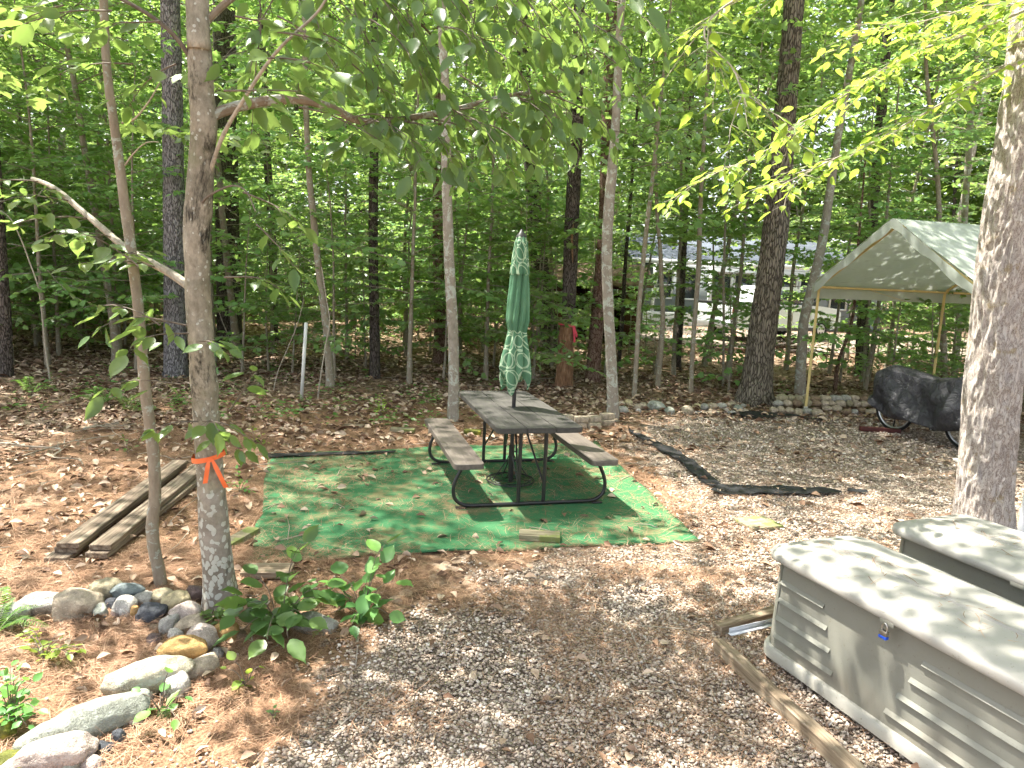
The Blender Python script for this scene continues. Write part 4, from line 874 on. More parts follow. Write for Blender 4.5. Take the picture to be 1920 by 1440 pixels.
for sy in (-1, 1):
    y = sy*.70; m = MB()
    half = [(.60, y, .40), (.635, y, .33), (.672, y, .25), (.69, y, .17), (.675, y, .09), (.62, y, .04), (.54, y, .022), (.3, y, .02), (0, y, .02)]
    pth = smooth_path([(-a, b, c) for a, b, c in half]+[(a, b, c) for a, b, c in half[::-1][1:]], 70)
    m.tube(pth, .0165, 12); fr0 = m.build('leg_frame', M_steel, tb, smooth=True)
    for sx in (-1, 1):
        m = MB(); m.tube([(sx*.115, y, .03), (sx*.115, y, .695)], .017, 10); m.build('upright', M_steel, tb, smooth=True)
        m = MB(); m.box((sx*.6, y, .397), (.2, .05, .006)); m.box((sx*.62, y, .006), (.09, .05, .012)); m.build('bracket', M_steel, tb)
    for sx in (-1, 1):
        m = MB(); m.tube([(sx*.115, y*.96, .2), (sx*.03, y*.25, .69)], .009, 8); m.build('brace', M_steel, tb, smooth=True)
m = MB(); m.tube([(-.1, -.7, .68), (-.1, .7, .68)], .012, 8); m.build('rail', M_steel, tb, smooth=True)
m = MB(); m.tube([(.1, -.7, .68), (.1, .7, .68)], .012, 8); m.build('rail', M_steel, tb, smooth=True)

# ------------------------------------------------------------------ umbrella and its stand
def umb_mat():
    s = N('umbrella_fabric'); uv = s.n('UVMap').outputs[0]
    def rings(off, sc_):
        mp = s.n('Mapping'); s.set(mp.inputs[0], uv); mp.inputs['Location'].default_value = (off[0], off[1], 0); mp.inputs['Scale'].default_value = (sc_, sc_, 1)
        fr2 = s.n('VectorMath', operation='FRACTION'); s.set(fr2.inputs[0], mp.outputs[0])
        sb = s.n('VectorMath', operation='SUBTRACT'); s.set(sb.inputs[0], fr2.outputs[0]); sb.inputs[1].default_value = (.5, .5, 0)
        ln = s.n('VectorMath', operation='LENGTH'); s.set(ln.inputs[0], sb.outputs[0])
        return s.math('LESS_THAN', s.math('ABSOLUTE', s.math('SUBTRACT', ln.outputs['Value'], .44)), .035)
    k = s.math('MAXIMUM', rings((0, .1), 6.2), rings((.5, .45), 5.0))
    sx = s.n('SeparateXYZ'); s.set(sx.inputs[0], uv); z = sx.outputs[1]
    zone = s.math('MAXIMUM', s.math('LESS_THAN', z, 1.47), s.math('GREATER_THAN', z, 1.98))
    v = s.coord(); nz = s.noise(v, 5, 5, .6)
    col = s.mix(s.fr(nz, .3, .7), (.075, .19, .11), (.14, .275, .165))
    col = s.mix(s.math('MULTIPLY', k, zone), col, (.42, .55, .38))
    b = s.bsdf(col, .85, s.bump(s.noise(v, 14, 4), .5, .01), spec=.15)
    t = s.n('BsdfTranslucent'); s.set(t.inputs[0], col); mx = s.n('MixShader'); mx.inputs[0].default_value = .2
    s.t.links.new(b.outputs[0], mx.inputs[1]); s.t.links.new(t.outputs[0], mx.inputs[2]); s.t.links.new(mx.outputs[0], s.out.inputs[0]); return s.m
M_umb = umb_mat()
um = empty('patio_umbrella', (TX+.0, TY+.0, .02), 0, label='folded green patio umbrella with white ring pattern, standing through the table', cat='umbrella')
def folded(z0, z1, prof, pleats, seed, name):
    nth, nz_ = 144, 90; th = np.linspace(0, 2*np.pi, nth, endpoint=False); zz = np.linspace(z0, z1, nz_)
    Rr = np.interp(zz, [p[0] for p in prof], [p[1] for p in prof]); g = np.random.default_rng(seed)
    ph = g.random(4)*6.28
    T, Z = np.meshgrid(th, zz); Rm = Rr[:, None]
    pl = np.abs(np.sin(T*pleats/2+ph[0]+.5*np.sin(Z*3+ph[1])))**.7
    dep = .30+.12*np.sin(T*2+ph[2])
    twist = .25*np.sin(Z*2.2+ph[3])
    r = Rm*(1-dep*(1-pl))*(1+.1*np.sin(2*T+Z*2+ph[1]))+.006*fbm(np.stack([np.cos(T)*2, np.sin(T)*2, Z*3], -1), 2, 3)
    if z0 < 1.0:
        Z = Z+np.where(Z < z0+.35, (1-(Z-z0)/.35), 0)*(.06*np.sin(T*4+ph[1])+.05*np.sin(T*3+ph[2]))
    X = r*np.cos(T+twist); Y = r*np.sin(T+twist); V = np.stack([X, Y, Z], -1).reshape(-1, 3)
    idx = np.arange(nth*nz_).reshape(nz_, nth); nx = np.roll(idx, -1, 1)
    Fq = np.stack([idx[:-1], nx[:-1], nx[1:], idx[1:]], -1).reshape(-1, 4)
    me = raw_mesh(name, V, [Fq], M_umb, True)
    uvl = me.uv_layers.new(name='UVMap'); Rv_ = np.repeat(Rr, nth); U = (T*.155).ravel(); li = np.zeros(len(me.loops), int); me.loops.foreach_get('vertex_index', li)
    uv = np.stack([U[li]+Z.ravel()[li]*.3, Z.ravel()[li]], -1); me.uv_layers[0].data.foreach_set('uv', uv.astype(np.float32).ravel()); return me
link('canopy', folded(.97, 2.24, [(.97, .13), (1.05, .152), (1.2, .135), (1.35, .105), (1.46, .082), (1.56, .105), (1.75, .1), (1.95, .085), (2.1, .072), (2.24, .06)], 8, 5, 'canopy'), um)
link('top_tier', folded(1.99, 2.33, [(1.99, .098), (2.15, .086), (2.28, .07), (2.33, .05)], 8, 8, 'top_tier'), um)
m = MB(); m.tube([(0, 0, .0), (0, 0, 2.3)], .019, 14); m.build('pole', M_steel, um, smooth=True)
m = MB(); m.tube([(0, 0, 2.325), (0, 0, 2.34), (0, 0, 2.375), (0, 0, 2.40)], [.055, .05, .02, .005], 14); m.build('finial', M_steel, um, smooth=True)
us = empty('umbrella_stand', (TX, TY, .018), 0, label='round black scrollwork umbrella stand on the turf under the table', cat='umbrella stand')
m = MB(); a = np.linspace(0, 2*np.pi, 49)
m.tube(np.stack([.23*np.cos(a), .23*np.sin(a), 0*a+.022], -1), .008, 8, cap=False); m.tube(np.stack([.2*np.cos(a), .2*np.sin(a), 0*a+.03], -1), .005, 6, cap=False)
m.build('rim', M_steel, us, smooth=True)
m = MB()
for k in range(8):
    t = k*math.pi/4; c_, s_ = math.cos(t), math.sin(t); P = []
    for q in np.linspace(0, 1, 16): rr = .03+.17*q; ww = .04*math.sin(q*6.28); P.append((rr*c_-ww*s_, rr*s_+ww*c_, .035-.012*q))
    m.tube(P, .004, 5)
m.build('scroll', M_steel, us, smooth=True)
m = MB()
for k in range(4):
    t = .4+k*math.pi/2; c_, s_ = math.cos(t), math.sin(t)
    m.tube(smooth_path([(.028*c_, .028*s_, .26), (.06*c_, .06*s_, .2), (.17*c_, .17*s_, .05), (.18*c_, .18*s_, .03)], 12), .006, 6)
m.build('support', M_steel, us, smooth=True)
m = MB(); m.tube([(0, 0, .01), (0, 0, .36)], .028, 14, cap=False); m.tube([(.028, 0, .3), (.06, 0, .3)], .007, 8); m.build('socket', M_steel, us, smooth=True)

# ------------------------------------------------------------------ deck boxes
def plastic(name, col, dirt=(.3, .28, .22)):
    s = N(name); v = s.coord(); n1 = s.noise(v, 3, 6, .65); n2 = s.noise(v, 300, 2, .6)
    sx = s.n('SeparateXYZ'); s.set(sx.inputs[0], v)
    c = s.mix(s.math('MULTIPLY', s.fr(s.noise(v, 7, 8, .75, .5), .45, .7), .2), col, dirt); c = s.mix(s.math('MULTIPLY', s.fr(s.noise(s.coord((2, 2, 26)), 3, 6, .8), .58, .7), .15), c, tuple(x*.55 for x in dirt)); c = s.mix(s.math('MULTIPLY', s.fr(s.math('ADD', s.math('MULTIPLY', sx.outputs[2], -1), s.math('MULTIPLY', n1, .35)), -.0, .12), .3), c, (.2, .15, .1))
    c = s.mix(s.math('MULTIPLY', s.fr(s.noise(v, 60, 4, .7), .62, .7), .5), c, (.12, .1, .06))
    s.bsdf(c, .5, s.bump(n2, .25, .002), spec=.4); return s.m
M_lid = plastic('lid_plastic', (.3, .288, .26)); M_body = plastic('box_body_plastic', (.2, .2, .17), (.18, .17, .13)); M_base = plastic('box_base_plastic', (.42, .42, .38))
def rrect(w_, l, r, n=6):
    out = []
    for cx, cy_, a0 in ((l-r, w_-r, 0), (r, w_-r, 90), (r, r, 180), (l-r, r, 270)):
        for k in range(n+1): a = R(a0+90*k/n); out.append((cx+r*math.cos(a), cy_+r*math.sin(a)))
    return np.array(out)
def loft(m, secs):
    n = len(secs[0]); idx = np.arange(len(secs)*n).reshape(len(secs), n); nx = np.roll(idx, -1, 1)
    m.add(np.concatenate(secs), [np.stack([idx[:-1], nx[:-1], nx[1:], idx[1:]], -1).reshape(-1, 4), idx[0][::-1][None], idx[-1][None]])
def deck_box(loc, ang, L, W, H, label, name='deck_box'):
    e = empty(name, loc, ang, label=label, cat='deck box')
    def ins(d, z, dl=0): 
        p = rrect(W-2*d, L-2*d, max(.02, .11-d)); return np.concatenate([p+d, np.full((len(p), 1), z)], 1)
    m = MB(); loft(m, [ins(.012, .05), ins(.016, .15), ins(.03, H-.02)]); mbody = m
    m = MB(); loft(m, [ins(-.012, 0), ins(-.012, .045), ins(-.004, .06), ins(.01, .062)]); m.build('base_trim', M_base, e, smooth=True)
    # moulded clapboard ridges on both ends of the front
    m = mbody
    def ridge(u0, u1, z):
        d = .014+.016*(z-.1)/(H-.1); yy = d
        V = [(u0, yy, z+.02), (u0, yy-.013, z), (u0, yy, z-.003), (u1, yy, z+.02), (u1, yy-.013, z), (u1, yy, z-.003)]
        m.add(V, [np.array([[0, 1, 4, 3], [1, 2, 5, 4]]), np.array([[0, 2, 1], [3, 4, 5]])])
    for k in range(4):
        z = .12+k*.1
        ridge(.10, .50-.035*k, z); ridge(.80+.045*k, L-.11, z)
    for us_ in (.095, L-.1): m.box((us_, .021, H*.5+.02), (.004, .006, H-.16))
    for k in range(4):   # left end wall
        z = .12+k*.1; d = .014+.016*(z-.1)/(H-.1)
        V = [(d, .12, z+.012), (d-.011, .12, z), (d, .12, z-.001), (d, W-.12, z+.012), (d-.011, W-.12, z), (d, W-.12, z-.001)]
        m.add(V, [np.array([[3, 4, 1, 0], [4, 5, 2, 1]]), np.array([[1, 2, 0], [5, 4, 3]])])
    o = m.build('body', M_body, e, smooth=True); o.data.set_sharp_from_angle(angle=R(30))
    m = MB()
    z0 = H-.035
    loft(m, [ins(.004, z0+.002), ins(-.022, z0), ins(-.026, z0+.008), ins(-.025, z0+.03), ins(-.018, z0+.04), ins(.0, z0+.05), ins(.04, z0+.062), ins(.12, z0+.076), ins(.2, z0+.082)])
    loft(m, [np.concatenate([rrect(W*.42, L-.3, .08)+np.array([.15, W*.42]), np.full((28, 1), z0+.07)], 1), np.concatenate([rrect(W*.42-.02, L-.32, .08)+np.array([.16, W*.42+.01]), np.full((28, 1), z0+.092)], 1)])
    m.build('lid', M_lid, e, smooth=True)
    m = MB(); m.box((L*.5, -.022, z0-.004), (.07, .01, .022)); m.build('hasp', M_body, e, bevel=.004)
    return e
bang = math.atan2(-.925, .38)
db = deck_box((1.42, 3.66, .035), bang, 1.56, .64, .58, 'grey-green deck box with white rounded lid and a blue-trimmed padlock, nearest the camera')
db2 = deck_box((2.32, 4.13, .035), bang, 1.56, .66, .58, 'second grey-green deck box behind the padlocked one, only its lid showing')
lk = empty('padlock', UP(1620, 1180, .50), 0, label='small steel padlock with blue bumper hanging from the deck box lid', cat='padlock')
lk.location = (1.42+.78*math.cos(bang)-.018*math.sin(-bang)*0+.034*math.sin(bang), 3.66+.78*math.sin(bang)-.034*math.cos(bang), .53); lk.rotation_euler = (0, 0, bang)
M_chr = flat_mat('brushed_steel', (.5, .48, .45), .35, .1, 20, 1.0); M_blue = flat_mat('blue_plastic', (.02, .08, .5), .4)
m = MB(); m.box((0, 0, .0), (.036, .018, .024)); m.build('lock_body', M_chr, lk, bevel=.003)
m = MB(); m.box((0, 0, -.019), (.039, .021, .013)); m.build('bumper', M_blue, lk, bevel=.003)
m = MB(); m.tube(smooth_path([(-.012, 0, .01), (-.012, 0, .032), (0, 0, .045), (.012, 0, .032), (.012, 0, .01)], 16), .003, 8); m.build('shackle', M_chr, lk, smooth=True)
def lid_needles():
    g = np.random.default_rng(61); V = []; Fs = []
    ca, sa = math.cos(bang), math.sin(bang)
    for (ox, oy) in ((1.42, 3.66), (2.32, 4.13)):
        for k in range(170):
            u = .12+1.3*g.random(); v = .1+.42*g.random(); cl = vnoise(np.array([u*3, v*3, ox]), 1); 
            if cl < -.1 and g.random() < .7: continue
            a = g.random()*3.14; L = .02+.04*g.random(); z = .035+.545+(.094 if .15 < v < .41 else .08)-max(0, .12-v)*.16-max(0, v-.52)*.16; d = np.array([math.cos(a), math.sin(a)])*L; b_ = np.array([-math.sin(a), math.cos(a)])*.0011; c_ = np.array([u, v]); bw = g.normal()*.006
            pts = [c_-d-b_, c_-d+b_, c_+b_*(1+bw/.0011), c_-b_*(1-bw/.0011), c_+d+b_, c_+d-b_]; i0 = len(V)
            V += [(ox+p[0]*ca-p[1]*sa, oy+p[0]*sa+p[1]*ca, z+.001*q) for q, p in enumerate(pts)]; Fs += [[i0, i0+1, i0+2, i0+3], [i0+3, i0+2, i0+4, i0+5]]
    link('lid_needles', raw_mesh('lid_needles', V, [np.array(Fs)], M_needle), kind='stuff', label='loose pine needles lying on the deck box lids', cat='pine needles')
lid_needles()
# timbers round the box
def beam(a, b, wd, ht, name, label, cat, mat, zb=0, drop=0, bev=.006):
    a = Vector(a); b = Vector(b); d = b-a; L = d.length; e = MB()
    nseg = 24; xs = np.linspace(0, L, nseg); prof = np.array([(-wd/2, 0), (wd/2, 0), (wd/2, ht), (-wd/2, ht)])
    sd = random.random()*50
    V = []
    for x in xs:
        for (y, z) in prof: V.append((x, y, z))
    V = np.array(V); V[:, 1:] += .003*np.stack([vnoise(V+sd, 6), vnoise(V+sd, 7, 3)], -1)
    idx = np.arange(nseg*4).reshape(nseg, 4); nx = np.roll(idx, -1, 1)
    e.add(V, [np.stack([idx[:-1], nx[:-1], nx[1:], idx[1:]], -1).reshape(-1, 4)[:, ::-1], idx[0][None], idx[-1][::-1][None]])
    o = e.build(name, mat, bevel=bev, seg=1, label=label, cat=cat)
    o.location = (a.x, a.y, zb); o.rotation_euler = (0, -math.atan2(drop, L), math.atan2(d.y, d.x)); return o
t0 = UP(1338, 1192, .09); t1 = UP(1560, 1398, .09); t1 = t0+(t1-t0)*2.2
off = Vector((.05, .02, 0))
beam(t0+off*.6, t1+off*.6, .07, .075, 'landscape_timber', 'long weathered timber along the foot of the near deck box', 'timber', M_timber)
c0 = UP(1340, 1180, .06); c1 = UP(1445, 1150, .06); beam(c0+Vector((.03, .06, 0)), c0+(c1-c0)*2.2+Vector((.03, .06, 0)), .07, .06, 'landscape_timber', 'short dark timber meeting the long one at the far corner', 'timber', M_timber)
a0 = UP(1368, 1193, .05); a1 = UP(1440, 1176, .05)
m = MB(); dd = (a1-a0).normalized(); m.box((0, 0, 0), (.34, .03, .004), rotz(math.atan2(dd.y, dd.x))); m.box((0, .015*1, .015), (.34, .003, .03), rotz(math.atan2(dd.y, dd.x)))
m.build('metal_strip', flat_mat('white_metal', (.55, .57, .6), .4, .08), loc=a0+dd*.17+Vector((0, 0, .01)), label='white metal angle strip sticking out from under the near deck box', cat='metal strip')
p = AT(1916, 1000, 5.0); m = MB(); m.tube([(0, 0, 0), (0, 0, .62)], .03, 14); m.build('utility_post', flat_mat('white_pipe', (.6, .62, .65), .4, .05), smooth=True, loc=(p.x, 5.0, 0), label='short white pipe post at the right edge behind the boxes', cat='post')

# ------------------------------------------------------------------ lumber and loose blocks
def board(pa, za, pb, zb, wd, th, label, name='board', mat=None, cat='board', group=None):
    a = UP(*pa, za+th); b = UP(*pb, zb+th); d = b-a; L = math.hypot(d.x, d.y)
    o = beam((a.x, a.y, 0), (b.x, b.y, 0), wd, th, name, label, cat, mat or M_lumber, za, zb-za, .004)
    if group: o['group'] = group
    return o
G_ = 'weathered boards in the pile'
board((127, 1018), .082, (338, 862), .082, .145, .038, 'upper weathered board on the left of the lumber pile', group=G_)
board((122, 1027), .042, (335, 870), .042, .145, .038, 'middle board under the upper left board of the lumber pile', group=G_)
board((104, 1046), .003, (322, 880), .003, .145, .038, 'lowest board reaching farthest left in the lumber pile', group=G_)
board((187, 1022), .07, (378, 868), .07, .14, .04, 'cracked pale-topped board on the right of the lumber pile', group=G_)
board((180, 1037), .028, (380, 884), .028, .14, .04, 'dark board beneath the cracked right-hand one', group=G_)
def block(px, py, wpx, dep, th, yaw, name, label, cat, mat, rx=0):
    c = UP(px, py, th); wm = wpx*fdist(c)/F; m = MB(); m.box((0, 0, th/2), (wm, dep, th)); o = m.build(name, mat, bevel=.006, seg=2, label=label, cat=cat, loc=(c.x, c.y+dep*.0, .0)); o.rotation_euler = (rx, 0, yaw); return o
block(1012, 1003, 76, .14, .045, -.05, 'wood_block', 'mossy cut board lying on the front edge of the turf', 'board', M_mossw).location.z = .016
block(502, 1064, 90, .16, .045, .12, 'wood_block', 'cut board at the near left corner of the turf behind the leafy plant', 'board', M_timber)
block(449, 1003, 26, .36, .05, -.25, 'wood_block', 'mossy green board end just right of the spotted maple', 'board', M_mossw)
block(1422, 978, 70, .26, .03, .35, 'paving_slab', 'square mossy slab on the gravel right of the turf', 'slab', M_mossw)
block(755, 803, 45, .13, .045, -.02, 'wood_block', 'small mossy plank on the needles behind the turf', 'board', M_mossw)
block(663, 796, 36, .12, .03, -.02, 'wood_block', 'flat pale plank left of the small mossy plank', 'board', M_timber)
block(886, 806, 32, .12, .07, -.05, 'brick', 'brick capped with yellow moss beneath the far end of the table', 'brick', ST['moss'])
block(823, 805, 40, .12, .05, .1, 'brick', 'tan brick beside the base of the pale grey trunk', 'brick', ST['tan'])
# stepping edge of cast paver blocks
for i, (px, py, w_, z, yaw, lab) in enumerate([(1064, 781, 25, .08, .0, 'upper paver block nearest the table'), (1090, 784, 27, .08, .1, 'upper paver block second from the table'), (1114, 783, 26, .08, .28, 'upper paver block third from the table'), (1139, 778, 27, .08, .45, 'upper paver block against the lichen-covered trunk'), (1088, 795, 27, 0, .05, 'lower paver block nearest the table'), (1114, 796, 27, 0, .2, 'lower paver block in the middle'), (1139, 790, 26, 0, .4, 'lower paver block against the lichen-covered trunk')]):
    c = UP(px, py, z+.06); wm = w_*fdist(c)/F*.97; m = MB(); m.box((0, 0, .0375), (wm, .13, .075), taper=.03)
    o = m.build('paver_block', ST['tan'], bevel=.012, seg=2, label=lab, cat='paver block', group='cast paver blocks behind the table', loc=(c.x, c.y+.05, z)); o.rotation_euler = (0, 0, yaw)

# ------------------------------------------------------------------ landscape fabric strips
def fabric(px, label, name='landscape_fabric', col=(.01, .01, .012)):
    mt = flat_mat('black_fabric', col, .6, .4, 20, bump=.6, bscale=18, bdist=.02)
    A = [UP(*a) for a, b in px]; B_ = [UP(*b) for a, b in px]
    n = 10*len(px); a = smooth_path([(p.x, p.y, 0) for p in A], n); b = smooth_path([(p.x, p.y, 0) for p in B_], n)
    k = 7; V = []
    for i in range(n):
        for j in range(k):
            t = j/(k-1); p = a[i]*(1-t)+b[i]*t; jit = .018*float(vnoise(np.array([p[0]*9, p[1]*9, j*3.1]), 1)); V.append((p[0]+jit, p[1]+jit, gzs(p[0], p[1])+.03+.018*abs(float(vnoise(np.array([p[0], p[1], 3.]), 7)))))
    idx = np.arange(n*k).reshape(n, k); Fq = np.stack([idx[:-1, :-1], idx[1:, :-1], idx[1:, 1:], idx[:-1, 1:]], -1).reshape(-1, 4)
    V = np.array(V); V2 = V.copy(); V2[:, 2] -= .004; nn = len(V); ring = np.concatenate([idx[0, :], idx[1:, -1], idx[-1, -2::-1], idx[-2::-1, 0]])
    link(name, raw_mesh(name, np.concatenate([V, V2]), [Fq, Fq[:, ::-1]+nn, np.stack([ring[:-1], ring[:-1]+nn, ring[1:]+nn, ring[1:]], -1)], mt, True), label=label, cat='landscape fabric')
fabric([((1176, 810), (1180, 809)), ((1205, 828), (1216, 824)), ((1240, 850), (1262, 846)), ((1275, 872), (1300, 868)), ((1298, 892), (1318, 884)), ((1318, 908), (1340, 902)), ((1332, 917), (1352, 912))], 'narrow black landscape fabric strip running diagonally across the gravel')
fabric([((1332, 925), (1345, 913)), ((1360, 932), (1370, 914)), ((1420, 932), (1425, 917)), ((1480, 932), (1480, 918)), ((1530, 931), (1530, 920)), ((1578, 930), (1576, 927))], 'black landscape fabric strip lying straight across the gravel')
fabric([((1588, 927), (1588, 921)), ((1608, 929), (1608, 923)), ((1626, 930), (1626, 926))], 'short scrap of black fabric right of the straight strip')
fabric([((1370, 779), (1375, 778)), ((1405, 786), (1410, 774)), ((1440, 787), (1445, 776)), ((1480, 783), (1480, 780)), ((1540, 792), (1540, 790))], 'black cloth scrap at the foot of the thick furrowed tree')
fabric([((494, 862), (494, 856)), ((560, 861), (560, 855)), ((640, 857), (640, 853)), ((740, 853), (740, 850))], 'dark edging strip along the back left edge of the turf')

# ------------------------------------------------------------------ ribbons
def ribbon(parent_loc, c, r, z, col, label, tails, wd=.028, name='ribbon', tilt=.02):
    s = flat_mat(name+'_plastic', col, .5, .1); m = MB(); a = np.linspace(0, 2*np.pi, 41)
    lo = np.stack([c[0]+r*np.cos(a), c[1]+r*np.sin(a), z+tilt*np.cos(a)+0*a], -1); hi = lo.copy(); hi[:, 2] += wd; hi[:, :2] += .002*np.sin(a*9)[:, None]
    V = np.stack([lo, hi], 1).reshape(-1, 3); i = np.arange(40)*2
    m.add(V, np.stack([i, i+2, i+3, i+1], -1))
    for (dx, ln, sw) in tails:
        P = []
        for q in np.linspace(0, 1, 12):
            x = c[0]+dx*.2+dx*q; y = c[1]-r-.008-.015*math.sin(q*3); zc = z+wd*.5-ln*q; h = wd*(.35+.45*min(1, q*4))*.55
            P += [(x-h, y, zc), (x+h, y-.004*math.sin(q*8+sw), zc+.003)]
        i = np.arange(11)*2; m.add(P, np.stack([i, i+1, i+3, i+2], -1))
    m.add([(c[0]-.012, c[1]-r-.012, z), (c[0]+.012, c[1]-r-.012, z), (c[0]+.012, c[1]-r-.014, z+wd), (c[0]-.012, c[1]-r-.014, z+wd)], np.array([[0, 1, 2, 3]]))
    return m.build(name, s, smooth=True, label=label, cat='ribbon')
c = AT(392, 858, Ym); rr = 28*fdist(c)/F+.006
o = ribbon(None, (0, 0), rr, 0, (.85, .17, .05), 'bright orange flagging ribbon tied round the spotted maple', [(-.02, .135, 0), (.07, .17, 2)]); o.location = (c.x, Ym, c.z); o.rotation_euler = (0, 0, .42)
c = AT(1063, 612, Yn); rr = 14*fdist(c)/F+.02
o = ribbon(None, (0, 0), rr, 0, (.75, .08, .13), 'pink flagging ribbon tied round the rotten trunk', [(.05, .3, 0), (.09, .2, 2)], .05, tilt=-.03); o.location = (c.x, Yn, c.z); o.rotation_euler = (0, 0, .6)
# white stake
b = UP(564, 752); t_ = AT(574, 605, b.y); m = MB(); m.tube([(0, 0, -.1), (t_.x-b.x, 0, t_.z)], .026, 4); m.build('stake', flat_mat('white_stake_paint', (.62, .62, .6), .5, .08), loc=b, label='thin white stake standing at the edge of the woods', cat='stake')

# ------------------------------------------------------------------ stones
ico_v, ico_f = ico(4)
rk = np.random.default_rng(77)
def rock(px, py, w_, h_, kind, label, tilt=0, z=0, dep=.8, ang=.13, cat='rock', name='rock', group=None, sub=None, rough=1.0):
    v0, f0 = (ico_v, ico_f) if sub is None else sub
    c = UP(px, py, 0); s_ = fdist(c)/F; a = w_*s_/2; 
    hz = h_*s_/2
    c = UP(px, py, z+hz*.8); a = w_*fdist(c)/F/2; hz = h_*fdist(c)/F/2*.98
    o_ = rk.random()*40
    V = v0.copy(); V = np.sign(V)*np.abs(V)**(1-.22*rk.random())
    V = V*(1+.22*rough*vnoise(v0, 1.3, o_)[:, None]+.1*rough*vnoise(v0, 2.6, o_+5)[:, None]+.03*rough*vnoise(v0, 7, o_+9)[:, None]+.022*rough*vnoise(v0, 14, o_+2)[:, None])
    for _ in range(5):
        pn = rk.normal(size=3); pn /= np.linalg.norm(pn); dd_ = V@pn; lim = .78+.12*rk.random(); V = V-np.maximum(0, dd_-lim)[:, None]*pn[None]*.75
    V = V*np.array([a, min(a, hz*1.35)*dep*1.1, hz*1.02])
    t = R(tilt); ct, st_ = math.cos(t), math.sin(t)
    if abs(tilt) > 1:
        # tilt of a long stone seen from above: part turn on the ground, part rise
        yaw = t*.95; cy_, sy_ = math.cos(yaw), math.sin(yaw)
        fz = 1/max(.45, abs(math.sin(math.atan2(CAMH, c.y))))
        X = V[:, 0]*cy_-V[:, 1]*sy_; Y = V[:, 0]*sy_*1.5+V[:, 1]*cy_; V = np.stack([X, Y, V[:, 2]], -1)
    me = raw_mesh(name, V, [f0], ST[kind], True)
    o = link(name, me, loc=(c.x, c.y, z+hz*.6), label=label, cat=cat, group=group)
    o.rotation_euler = (0, 0, (rk.random()-.5)*ang*2); return o
BR = 'stones of the curved border'
